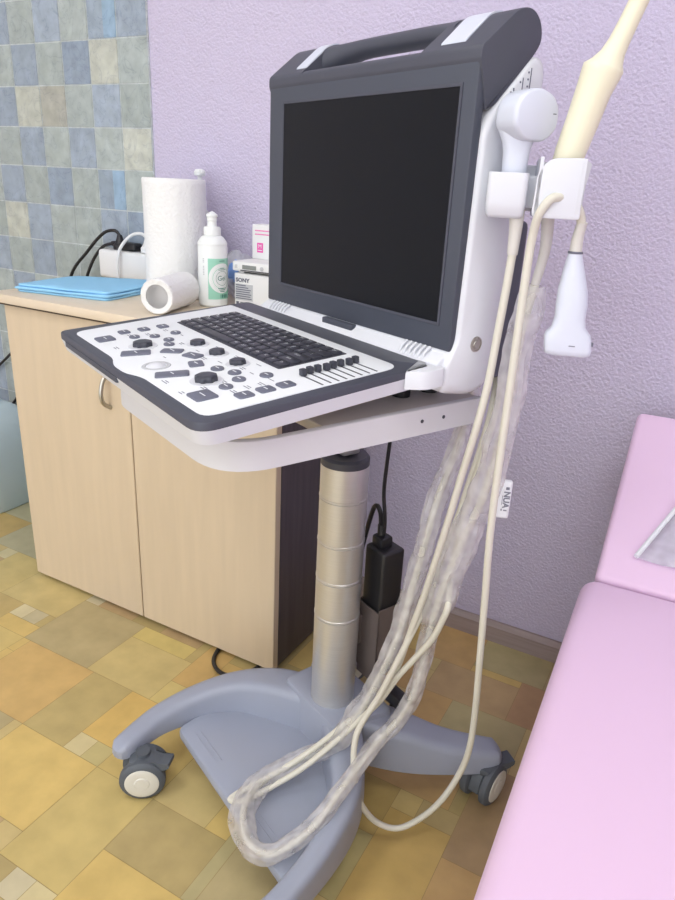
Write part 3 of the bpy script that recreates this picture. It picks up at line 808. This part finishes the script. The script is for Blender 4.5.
# feet on the tray
for u in (-.12, .10):
    for v in (.0, .045):
        bm = bmesh.new(); lathe(bm, [(.001, TZ1), (.011, TZ1), (.012, .705), (.001, .705)], Matrix.Translation((u, v, 0)), 20); part('foot', bm, M['black'])

# ---- control panel, tilted slightly; pz gives its top plane
def pz(u, v, off=0): return .700+.013*(.19-u)+.082*(v+.311)+off
P3 = lambda u, v, off=0: Vector((u, v, pz(u, v, off)))
outl = round_poly([(-.224, -.024), (-.228, -.2985), (.1735, -.2985), (.171, -.024)], [.01, .012, .022, .003], 6)
bm = bmesh.new()
prism(bm, outl, lambda u, v: (u*.985, v*.985, pz(u, v, -.0225)), lambda u, v: (u, v, pz(u, v, -.0080)))
pan = part('control_panel', bm, M['white'])
bm = bmesh.new(); prism(bm, outl, lambda u, v: P3(u, v, -.0082), lambda u, v: P3(u, v, 0), .0018); part('trim', bm, M['dark'], pan)
bm = bmesh.new(); prism(bm, round_poly([(.150, -.020), (.189, -.020), (.189, -.046), (.1715, -.063), (.1715, -.036)], [.001, .006, .010, .002, .002], 4), lambda u, v: P3(u, v, -.019), lambda u, v: P3(u, v, .0008), .003); part('corner_cap', bm, M['white'], pan)
bm = bmesh.new(); prism(bm, round_poly([(-.20, -.2995), (-.02, -.2995), (-.02, -.29), (-.20, -.29)], .002, 3), lambda u, v: P3(u, v, -.0135), lambda u, v: P3(u, v, -.0075)); part('grip', bm, M['bezel'], pan)
face = round_poly([(-.216, -.057), (-.206, -.286), (-.066, -.2855), (-.040, -.2950), (-.006, -.2950), (.018, -.2855), (.160, -.2855), (.157, -.057)], [.006, .016, .012, .012, .012, .012, .016, .018], 5)
bm = bmesh.new(); prism(bm, face, lambda u, v: P3(u, v, -.001), lambda u, v: P3(u, v, .0009), .0006); part('face_plate', bm, M['print'], pan)
# translucent-looking grey zone behind the buttons
# keyboard deck and keys
kd = round_poly([(-.17, -.163), (.086, -.163), (.086, -.073), (-.17, -.073)], .003, 3)
bm = bmesh.new(); prism(bm, kd, lambda u, v: P3(u, v, 0), lambda u, v: P3(u, v, .0013), .0004); part('key_deck', bm, M['key'], pan)
EX = Vector((1, 0, -.013)).normalized(); EY = Vector((0, 1, .082)).normalized(); EZ = EX.cross(EY)
rows = [['Esc', 'F1', 'F2', 'F3', 'F4', 'F5', 'F6', 'F7', 'F8', 'F9', 'F10', 'F11', 'F12', '*', 'Del'],
        ['`', '1', '2', '3', '4', '5', '6', '7', '8', '9', '0', '-', '=', ('<', 2)],
        [('Tab', 1.5), 'Q', 'W', 'E', 'R', 'T', 'Y', 'U', 'I', 'O', 'P', '[', ']', ('\\', 1.5)],
        [('Caps', 1.8), 'A', 'S', 'D', 'F', 'G', 'H', 'J', 'K', 'L', ';', "'", ('Enter', 2.2)],
        [('Shift', 2.2), 'Z', 'X', 'C', 'V', 'B', 'N', 'M', ',', '.', '/', '^', ('Shift', 1.8)],
        [('Fn', 1), ('Ctrl', 1.2), ('Alt', 1.2), ('', 4.6), ('Alt', 1), ('Ctrl', 1), 'Ins', 'Hm', '<', 'v', '>']]
kw, kh = .25/15, .0845/6
for ri, row in enumerate(rows):
    tot = sum(k[1] if isinstance(k, tuple) else 1 for k in row); u = -.167; v = -.0755-kh*(ri+.5)
    for k in row:
        s_, w = k if isinstance(k, tuple) else (k, 1)
        w *= .25/tot
        bm = bmesh.new()
        uc = u+w/2; hw, hv = w/2-.0009, kh/2-.0009
        rp = round_poly([(uc-hw, v-hv), (uc+hw, v-hv), (uc+hw, v+hv), (uc-hw, v+hv)], .0016, 2)
        prism(bm, rp, lambda a, b_: P3(a, b_, .001), lambda a, b_: P3(a, b_, .0037), .0011)
        if s_: add_text(bm, s_, .0074 if len(s_) == 1 else .0048, frameM(P3(uc-hw*.15, v+.0008, .0039), EX, EY, EZ), 1)
        part('key', bm, [M['key'], M['print']], pan)
        u += w
# buttons (u, v, half u, half v, round)
def button(u, v, a, b_, rd, h=.0028, rot=0):
    bm = bmesh.new()
    c, s_ = math.cos(rot), math.sin(rot)
    if rd: pl = [(a*math.cos(2*PI*i/24), b_*math.sin(2*PI*i/24)) for i in range(24)]
    else: pl = [tuple(p) for p in round_poly([(-a, -b_), (a, -b_), (a, b_), (-a, b_)], .0032, 3)]
    pl = [Vector((u+x*c-y*s_, v+x*s_+y*c)) for x, y in pl]
    prism(bm, pl, lambda x, y: P3(x, y, 0), lambda x, y: P3(x, y, h), .0009)
    add_box(bm, (-a*.45, -.0006, 0), (a*.45, .0006, .0002), 0, M=frameM(P3(u, v, h+.0001), EX, EY, EZ), mi=1)
    part('button', bm, [M['btn'], M['print']], pan)
for u, v in [(-.145, -.267)]: button(u, v, .011, .0105, False)
button(-.162, -.237, .0078, .0066, False); button(-.160, -.212, .0078, .0066, False); button(-.159, -.187, .0078, .0066, False)
for u, v in [(-.132, -.235), (-.12, -.214), (-.119, -.187), (-.094, -.207), (-.075, -.215)]: button(u, v, .0075, .0062, True)
button(-.064, -.260, .0088, .0165, False, rot=-.42); button(-.046, -.224, .0128, .0072, False, rot=.8)
button(-.015, -.213, .0115, .0075, False, rot=.35); button(.016, -.224, .0095, .0080, False, rot=-.3); button(.033, -.259, .0086, .0175, False, rot=-.42)
for u, v in [(.045, -.2135), (.068, -.2055), (.09, -.2125), (.102, -.2335), (.096, -.184)]: button(u, v, .0078, .0070, True)
for u, v in [(.133, -.184), (.133, -.207), (.134, -.231)]: button(u, v, .0078, .0085, False)
button(.111, -.263, .0128, .0115, False)
# knurled knobs
def knob(u, v, r, h):
    bm = bmesh.new(); n = 48; secs = []
    for rr, z in [(r, 0), (r, h*.55), (r*.96, h*.85), (r*.8, h), (r*.4, h*.98), (r*.02, h*.98)]:
        secs.append([Vector((rr*(1+(.07 if z < h*.9 else .02)*math.cos(8*2*PI*j/n))*math.cos(2*PI*j/n), rr*(1+(.07 if z < h*.9 else .02)*math.cos(8*2*PI*j/n))*math.sin(2*PI*j/n), z)) for j in range(n)])
    t = bmesh.new(); loft(t, secs); merge(bm, t, frameM(P3(u, v, .0005), EX, EY, EZ))
    part('knob', bm, M['knob'], pan, 50)
    bm = bmesh.new(); n = 40
    t = bmesh.new(); loft(t, [[Vector((rr*math.cos(2*PI*j/n), rr*math.sin(2*PI*j/n), z)) for j in range(n)] for rr, z in [(r*1.55, 0), (r*1.5, .0012), (r*1.1, .0013)]]); merge(bm, t, frameM(P3(u, v, .0005), EX, EY, EZ))
    part('knob_ring', bm, M['white'], pan)
for k in [(-.088, -.242, .0112, .0068), (-.054, -.188, .0088, .0062), (-.005, -.188, .0088, .0062), (.043, -.188, .0088, .0062), (.073, -.240, .0114, .0075)]: knob(*k)
# trackball
bm = bmesh.new(); lathe(bm, [(.0001, .0036), (.004, .0032), (.008, .0018), (.0105, 0)], frameM(P3(-.006, -.260, .001), EX, EY, EZ), 32)
part('trackball', bm, M['white'], pan)
bm = bmesh.new(); lathe(bm, [(.0108, 0), (.0115, .0009), (.0150, .0009), (.0158, .0003), (.0158, 0)], frameM(P3(-.006, -.260, .0006), EX, EY, EZ), 40)
part('trackball_ring', bm, M['grey'], pan)
# gain sliders
for k in range(8):
    v = -.155+k*.0098
    bm = bmesh.new(); add_box(bm, (.117, v-.0009, 0), (.155, v+.0009, .0004), M=frameM((0, 0, 0), (1, 0, 0), (0, 1, 0), (0, 0, 1)))
    for q in bm.verts: q.co.z += pz(q.co.x, q.co.y, .0008)
    part('slider_slot', bm, M['knob'], pan, 0)
    u = .117+(.001 if k % 3 else .003)
    bm = bmesh.new(); add_box(bm, (-.0034, -.0032, 0), (.0034, .0032, .0075), .0012, 2, frameM(P3(u, v, .0012), EX, EY, EZ)); part('slider', bm, M['knob'], pan)
# fine legends printed beside the buttons
bm = bmesh.new()
rr = random.Random(4)
for u, v in [(-.105, -.185), (-.07, -.2), (-.03, -.2), (.0, -.206), (.025, -.2), (.06, -.19), (.08, -.192), (.11, -.187), (.115, -.2), (.115, -.215), (.118, -.232), (.09, -.25), (.05, -.272), (.09, -.273), (-.135, -.215), (-.14, -.19), (-.145, -.235), (-.03, -.24), (-.1, -.268), (.02, -.175), (-.03, -.175), (.06, -.172), (.055, -.226), (.085, -.226)]:
    for q in range(rr.randint(1, 2)):
        w = rr.uniform(.006, .013); dv_ = q*.003
        t = bmesh.new(); add_box(t, (u-w/2, v-dv_-.0005, 0), (u+w/2, v-dv_+.0005, .0002))
        for x in t.verts: x.co.z += pz(x.co.x, x.co.y, .00095)
        merge(bm, t)
part('legends', bm, M['ink'], pan, 0)

# ---- probe holder on the right side, in the r/f frame
GO = Vector((.215, .01, 0)); ER = Vector((.74, .6726, 0)); EF = Vector((.6726, -.74, 0)); EU = Vector((0, 0, 1))
def RF(r, f, z): return GO+ER*r+EF*f+EU*z
RFM = frameM(GO, ER, EF, EU)   # (r, f, z) -> cart frame (mirrored handedness is fixed by normal recalculation)
bm = bmesh.new(); add_box(bm, (.182, .028, .885), (.236, .062, .915), .003); holder = part('probe_holder', bm, M['cup'])
bm = bmesh.new()
add_box(bm, (-.012, -.04, .882), (.075, -.034, .925), .002, 2, RFM)
part('back_plate', bm, M['cup'], holder)
# first cup
def cup(poly, zt, zb, th, name, open_slot=None):
    bm = bmesh.new()
    n = len(poly)
    c = sum((Vector(p) for p in poly), Vector((0, 0)))/n
    inner = [c+(Vector(p)-c)*(1-th) for p in poly]
    secs = [[RF(c.x+(p[0]-c.x)*.82, c.y+(p[1]-c.y)*.82, zb) for p in poly], [RF(c.x+(p[0]-c.x)*.95, c.y+(p[1]-c.y)*.95, zb+.003) for p in poly], [RF(p[0], p[1], zb+.014) for p in poly], [RF(p[0], p[1], zt-.001) for p in poly], [RF(c.x+(p[0]-c.x)*.985, c.y+(p[1]-c.y)*.985, zt) for p in poly],
            [RF(q.x, q.y, zt-.0005) for q in inner], [RF(c.x+(q.x-c.x)*.9, c.y+(q.y-c.y)*.9, zb+.006) for q in inner]]
    loft(bm, secs); return part(name, bm, M['cup'], holder, 50)
cup(round_poly([(-.020, .012), (.0175, .014), (.0195, -.026), (-.017, -.028)], .006, 4), .9165, .876, .13, 'cup')
# second cup: a slotted clip made of a front wall, a side flange and a back wall
bm = bmesh.new()
prism(bm, round_poly([(.0235, .878), (.0675, .878), (.0655, .931), (.034, .930), (.0245, .918)], [.006, .003, .002, .008, .006], 4), lambda r, z: RF(r, .014, z), lambda r, z: RF(r, .018, z), .001)
prism(bm, [(.014, 0), (.018, 0), (-.028, 0), (-.032, 0)][:0] or round_poly([(.018, .8785), (-.034, .8785), (-.034, .929), (.018, .931)], .003, 3), lambda f, z: RF(.0255, f, z), lambda f, z: RF(.0285, f, z))
prism(bm, round_poly([(.018, .8795), (-.012, .884), (-.012, .926), (.018, .931)], .003, 3), lambda f, z: RF(.0625+.006*(.93-z)/.05*.0, f, z), lambda f, z: RF(.0665, f, z))
prism(bm, round_poly([(.060, .882), (.070, .882), (.0765, .928), (.072, .931), (.066, .93)], .002, 3), lambda r, z: RF(r, -.030, z), lambda r, z: RF(r, -.026, z))
add_box(bm, (.0255, -.034, .879), (.0705, -.030, .928), .001, 1, RFM)
part('cup_clip', bm, M['cup'], holder)

# ------------------------------------------------------------------ probes and their cables
def rel(L, o): return [Vector(p)-o for p in L]
A = [(.224, .018, .873), (.224, .018, .842), (.223, .017, .808), (.221, .015, .757), (.219, .013, .709), (.214, .009, .658), (.201, .01, .599), (.191, .008, .539), (.18, .006, .481), (.166, .006, .419), (.154, .002, .362), (.142, -.002, .304), (.122, -.002, .248), (.107, -.02, .212), (.095, -.045, .192), (.074, -.076, .152), (.056, -.114, .12), (.042, -.159, .1), (.036, -.188, .092), (.0375, -.2, .0885), (.048, -.183, .0875), (.059, -.141, .1), (.077, -.102, .128), (.094, -.064, .166), (.112, -.04, .204), (.128, -.018, .24), (.144, -.004, .285), (.16, .005, .319), (.182, .012, .362), (.193, .015, .395), (.197, .019, .422), (.172, .045, .45), (.172, .055, .519), (.176, .07, .598), (.175, .085, .659), (.165, .098, .71), (.15, .092, .735)]
B = [(.269, .059, .845), (.266, .057, .864), (.27, .046, .882), (.272, .034, .893), (.268, .026, .899), (.262, .021, .898), (.257, .018, .892), (.25, .017, .881), (.244, .02, .862), (.242, .021, .839), (.242, .021, .801), (.242, .021, .74), (.242, .021, .676), (.242, .021, .606), (.243, .022, .533), (.243, .029, .451), (.243, .036, .362), (.24, .046, .278), (.237, .05, .215), (.229, .05, .165), (.216, .038, .112), (.199, .022, .071), (.178, -.004, .043), (.160, -.029, .051), (.147, -.049, .081), (.142, -.061, .122), (.139, -.065, .157), (.130, -.059, .188), (.126, -.047, .212), (.134, -.025, .256), (.145, -.015, .301), (.151, -.003, .338), (.157, .01, .377), (.157, .023, .4), (.158, .035, .439), (.16, .045, .481), (.163, .057, .522), (.166, .067, .569), (.17, .075, .615), (.169, .085, .658), (.155, .1, .701), (.13, .092, .735)]
E1 = [(.238, .058, .883), (.234, .055, .849), (.231, .051, .812), (.226, .047, .766), (.225, .046, .722), (.224, .046, .689), (.217, .046, .628), (.207, .043, .563), (.197, .034, .515), (.184, .029, .461), (.173, .026, .405), (.164, .025, .347), (.161, .022, .298), (.151, .019, .241), (.142, .004, .203), (.138, -.027, .178), (.152, -.091, .152), (.158, -.138, .122), (.154, -.171, .104), (.143, -.201, .094), (.116, -.214, .094), (.078, -.203, .094), (.05, -.176, .095), (.043, -.143, .1), (.056, -.097, .118), (.078, -.061, .145), (.1, -.044, .187), (.11, -.017, .243), (.127, .005, .332), (.134, .017, .409), (.137, .030, .482), (.131, .050, .532), (.124, .080, .587), (.118, .100, .635), (.11, .108, .69), (.105, .092, .73)]

# convex probe in the first cup
cp, o_ = in_cart('ultrasound_probe', 'white convex probe with wide rounded head standing in the holder cup', 'probe', (.224, .018, .873), 'ultrasound probes')
PT = Matrix.Translation(-o_)
bm = bmesh.new()
def ell(r0, f0, z, a, b_, e=2.6, n=36):
    out = []
    for j in range(n):
        c, s_ = math.cos(2*PI*j/n), math.sin(2*PI*j/n)
        out.append(RF(r0+a*abs(c)**(2/e)*(1 if c > 0 else -1), f0+b_*abs(s_)**(2/e)*(1 if s_ > 0 else -1), z))
    return out
loft(bm, [ell(.0035, -.006, z, a, b_) for z, a, b_ in [(.879, .006, .006), (.884, .0085, .0085), (.905, .011, .011), (.925, .0118, .0118), (.936, .0125, .0122), (.943, .0142, .0125), (.949, .0172, .013), (.956, .0205, .0135)]])
build('grip', bm, M['probe'], cp, 60, PT)
bm = bmesh.new()
# head: D-shaped outline seen from the side, extruded along the viewing direction of the holder
hd = round_poly([(-.0255, .956), (-.0255, .9725), (-.018, .9835), (0, .9895), (.018, .9835), (.0255, .9725), (.0255, .956), (.013, .9435), (-.013, .9435)], [.006, .006, .008, .010, .008, .006, .006, .008, .008], 5)
secs = []
cz = .965; ha = math.radians(38); hx = ER*math.cos(ha)+EF*-math.sin(ha)*-1*-1; hy = Vector((-hx.y, hx.x, 0)); hc = RF(.009, -.005, 0)
if hy.dot(EF) < 0: hy = -hy
for f, k in [(-.0155, .88), (-.0143, .95), (-.0120, .99), (-.009, 1), (.009, 1), (.0120, .99), (.0143, .95), (.0155, .88)]:
    secs.append([hc+hx*(p.x*k)+hy*f+EU*(cz+(p.y-cz)*k) for p in hd])
loft(bm, secs); build('head', bm, M['probe'], cp, 40, PT)
bm = bmesh.new(); add_box(bm, (.017, .0150, .9675), (.0205, .0161, .9683), M=frameM(hc, hx, hy, EU)); build('orientation_mark', bm, M['ink'], cp, 0, PT)
bm = bmesh.new(); tube(bm, rel([(.2235, .017, .884), (.224, .018, .868), (.224, .018, .842)], Vector((0, 0, 0))), lambda t: .0078-.0026*t, 14, 6); build('strain_relief', bm, M['relief'], cp, 40, PT)
bm = bmesh.new(); tube(bm, A[1:], .0042, 10, 8); build('cable', bm, M['cable'], cp, 60, PT)

# linear probe hanging head-down by its cable
lp, o_ = in_cart('ultrasound_probe', 'white linear probe with flat head, hanging upside down from its cable', 'probe', (.269, .059, .75), 'ultrasound probes')
PT = Matrix.Translation(-o_)
bm = bmesh.new()
loft(bm, [ell(r0, 0, z, a, b_, e) for z, r0, a, b_, e in [(.848, .0712, .0066, .0066, 2), (.8435, .0713, .0072, .0072, 2), (.83, .0725, .0105, .0085, 2.2), (.812, .0745, .0142, .0105, 2.3), (.798, .0757, .0152, .011, 2.4), (.785, .076, .0148, .0108, 2.5), (.776, .0762, .0165, .0105, 2.8), (.770, .0766, .0215, .0102, 3.4), (.766, .0768, .0228, .0102, 4), (.754, .0784, .0230, .0100, 4.5), (.7495, .0786, .0222, .0094, 4.5), (.748, .0786, .019, .008, 4)]], )
build('head', bm, M['probe'], lp, 60, PT)
bm = bmesh.new(); add_box(bm, (.078, .0098, .7585), (.084, .0106, .7594), M=RFM); add_box(bm, (.1008, -.0015, .7585), (.1026, .0015, .7625), M=RFM); build('orientation_mark', bm, M['ink'], lp, 0, PT)
bm = bmesh.new(); lathe(bm, [(.0070, .8468), (.0073, .8472), (.0073, .8486), (.0068, .849)], Matrix.Translation(RF(.0711, 0, 0)), 24); build('ring', bm, M['btn'], lp, 40, PT)
bm = bmesh.new(); tube(bm, [RF(.0711, 0, .847), RF(.071, .0005, .862), RF(.0725, .004, .876)], lambda t: .0062-.0014*t, 14, 6); build('strain_relief', bm, M['relief'], lp, 40, PT)
Bc = [RF(.071, .0005, .862), RF(.0712, .004, .876), RF(.065, .0085, .889), RF(.054, .0095, .8965), RF(.0465, .016, .897), RF(.0385, .020, .8945)]+[Vector(p) for p in B[7:]]
bm = bmesh.new(); tube(bm, Bc, .0043, 10, 8); build('cable', bm, M['cable'], lp, 60, PT)

# cream intracavitary probe, long shaft pointing up
ep, o_ = in_cart('ultrasound_probe', 'cream coloured probe with long slanting shaft, standing in the rear holder clip', 'probe', (.238, .058, .883), 'ultrasound probes')
PT = Matrix.Translation(-o_)
bm = bmesh.new()
def esec(r0, f0, z, a, b_, tilt=.25, n=32):
    out = []
    for j in range(n):
        x, y = a*math.cos(2*PI*j/n), b_*math.sin(2*PI*j/n)
        out.append(RF(r0+x, f0+y, z-tilt*x))
    return out
loft(bm, [esec(r0, -.008, z, a, b_) for r0, z, a, b_ in [(.0405, .884, .0075, .0075), (.0435, .895, .0105, .0105), (.0485, .918, .0122, .0125), (.0525, .936, .0138, .0135), (.0588, .962, .0146, .0140), (.0645, .988, .0155, .0145), (.0685, 1.002, .0172, .0150), (.0698, 1.0065, .0176, .0152), (.0706, 1.0075, .0168, .0147), (.0725, 1.0115, .0135, .0130), (.0755, 1.018, .0105, .0108), (.0795, 1.028, .0090, .0095), (.0855, 1.045, .0083, .0085), (.0925, 1.066, .0080, .008), (.108, 1.112, .0078, .0078), (.122, 1.153, .0085, .0085), (.1265, 1.166, .0085, .0085), (.1285, 1.172, .006, .006), (.129, 1.1735, .001, .001)]])
build('shaft', bm, M['cream'], ep, 60, PT)
bm = bmesh.new(); tube(bm, [RF(.0405, -.008, .886), Vector(E1[1]), Vector(E1[2])], lambda t: .0068-.0025*t, 14, 6); build('strain_relief', bm, M['relief'], ep, 40, PT)
bm = bmesh.new(); tube(bm, E1[2:], .0046, 10, 8); build('cable', bm, M['cable'], ep, 60, PT)
def rs(t):
    # sleeve radius along the cable
    pts = [(0, .0105), (.02, .0145), (.05, .013), (.1, .014), (.16, .015), (.2, .019), (.235, .016), (.265, .0095), (.3, .0105), (.36, .009), (.42, .010), (.5, .0105), (.56, .013), (.6, .016), (.66, .014), (.7, .012), (.75, .0125), (.8, .012), (.86, .011), (.92, .0095), (1, .008)]
    for (a, x), (b_, y) in zip(pts, pts[1:]):
        if t <= b_: return x+(y-x)*(t-a)/(b_-a)
    return .01
def wrap(bm, pts, rf, n=28, k=18):
    """loose film tube: long folds running along the cable, pinches across it"""
    P = catmull(pts, k); L = 0; T = [(P[min(i+1, len(P)-1)]-P[max(i-1, 0)]).normalized() for i in range(len(P))]
    nrm = Vector((1, 0, 0)); secs = []
    for i, (q, t) in enumerate(zip(P, T)):
        if i: L += (q-P[i-1]).length
        nrm = (nrm-t*nrm.dot(t)).normalized(); b_ = t.cross(nrm); r0 = rf(i/(len(P)-1))
        pinch = 1+.20*noise.noise(Vector((L*20, 3, 0)))+.05*noise.noise(Vector((L*60, 9, 0)))
        off = nrm*(r0*.35*noise.noise(Vector((L*14, 1, 5))))+b_*(r0*.35*noise.noise(Vector((L*14, 7, 5))))
        ring = []
        for j in range(n):
            a_ = 2*PI*j/n; c_, s2 = math.cos(a_), math.sin(a_)
            fold = noise.noise(Vector((c_*2.2, s2*2.2, L*16)))*.34+abs(noise.noise(Vector((c_*2.6, s2*2.6, L*22+4))))*.34+noise.noise(Vector((c_*4, s2*4, L*48)))*.09
            ring.append(q+off+(nrm*c_+b_*s2)*max(.0052, r0*(pinch+fold)))
        secs.append(ring)
    loft(bm, secs, cap=False)
bm = bmesh.new(); wrap(bm, E1[2:], rs)
build('plastic_wrap', bm, M['film'], ep, 60, PT)
# printed white tag on the wrapped cable
bm = bmesh.new()
tg = (.213, .056, .568)
TR = frameM(tg, ER, EF, EU)
add_box(bm, (.003, -.004, -.027), (.0195, .004, .021), .003, 3, TR)
tg_o = build('cable_tag', bm, M['print'], ep, 40, PT); tg_o['label'] = 'white tag with black print'
bm = bmesh.new()
add_text(bm, 'NUA', .0098, TR @ Matrix(((0, 1, 0, .0142), (0, 0, 1, .0044), (-1, 0, 0, -.002), (0, 0, 0, 1))), bold=.0004)
add_box(bm, (.0125, .0040, .0105), (.0165, .0044, .0140), M=TR); add_box(bm, (.0125, .0040, -.0165), (.0165, .0044, -.0150), M=TR); add_box(bm, (.0095, .0040, -.0165), (.0110, .0044, -.0140), M=TR); add_box(bm, (.0095, .004, -.009), (.0101, .0044, .003), M=TR)
build('tag_print', bm, M['ink'], tg_o, 0, PT)

# ------------------------------------------------------------------ light, world, camera
def area(name, loc, rot, sx, sy, power, col=(1, 1, 1)):
    l = bpy.data.lights.new(name, 'AREA'); l.shape = 'RECTANGLE'; l.size = sx; l.size_y = sy; l.energy = power; l.color = col
    o = bpy.data.objects.new(name, l); COL.objects.link(o); o.location = loc; o.rotation_euler = rot; return o
for (x, y) in [(-.9, -.1), (.5, -.1), (-.9, -1.5), (.5, -1.5)]:
    area('panel_lamp', (x, y, CZ-.035), (0, 0, 0), .54, .54, 7.5, (.97, .99, 1))
w = bpy.data.worlds.new('World'); scn.world = w; w.use_nodes = True
bg = w.node_tree.nodes['Background']; bg.inputs['Color'].default_value = (.92, .96, 1, 1); bg.inputs['Strength'].default_value = 2.5

cam = bpy.data.cameras.new('Camera'); cam.sensor_fit = 'HORIZONTAL'; cam.sensor_width = 36; cam.lens = 690/675*36; cam.clip_start = .02
co = bpy.data.objects.new('Camera', cam); COL.objects.link(co)
RM = [[0.872803, 0.21435, -0.438485], [0.485771, -0.294344, 0.823036], [0.047352, -0.931351, -0.361029]]
co.matrix_world = Matrix(((RM[0][0], -RM[0][1], -RM[0][2], 0), (RM[1][0], -RM[1][1], -RM[1][2], 0), (RM[2][0], -RM[2][1], -RM[2][2], .9), (0, 0, 0, 1)))
scn.camera = co
scn.view_settings.view_transform = 'Standard'; scn.view_settings.look = 'None'; scn.view_settings.gamma = 1; scn.view_settings.use_curve_mapping = False
scn.view_settings.exposure = .0
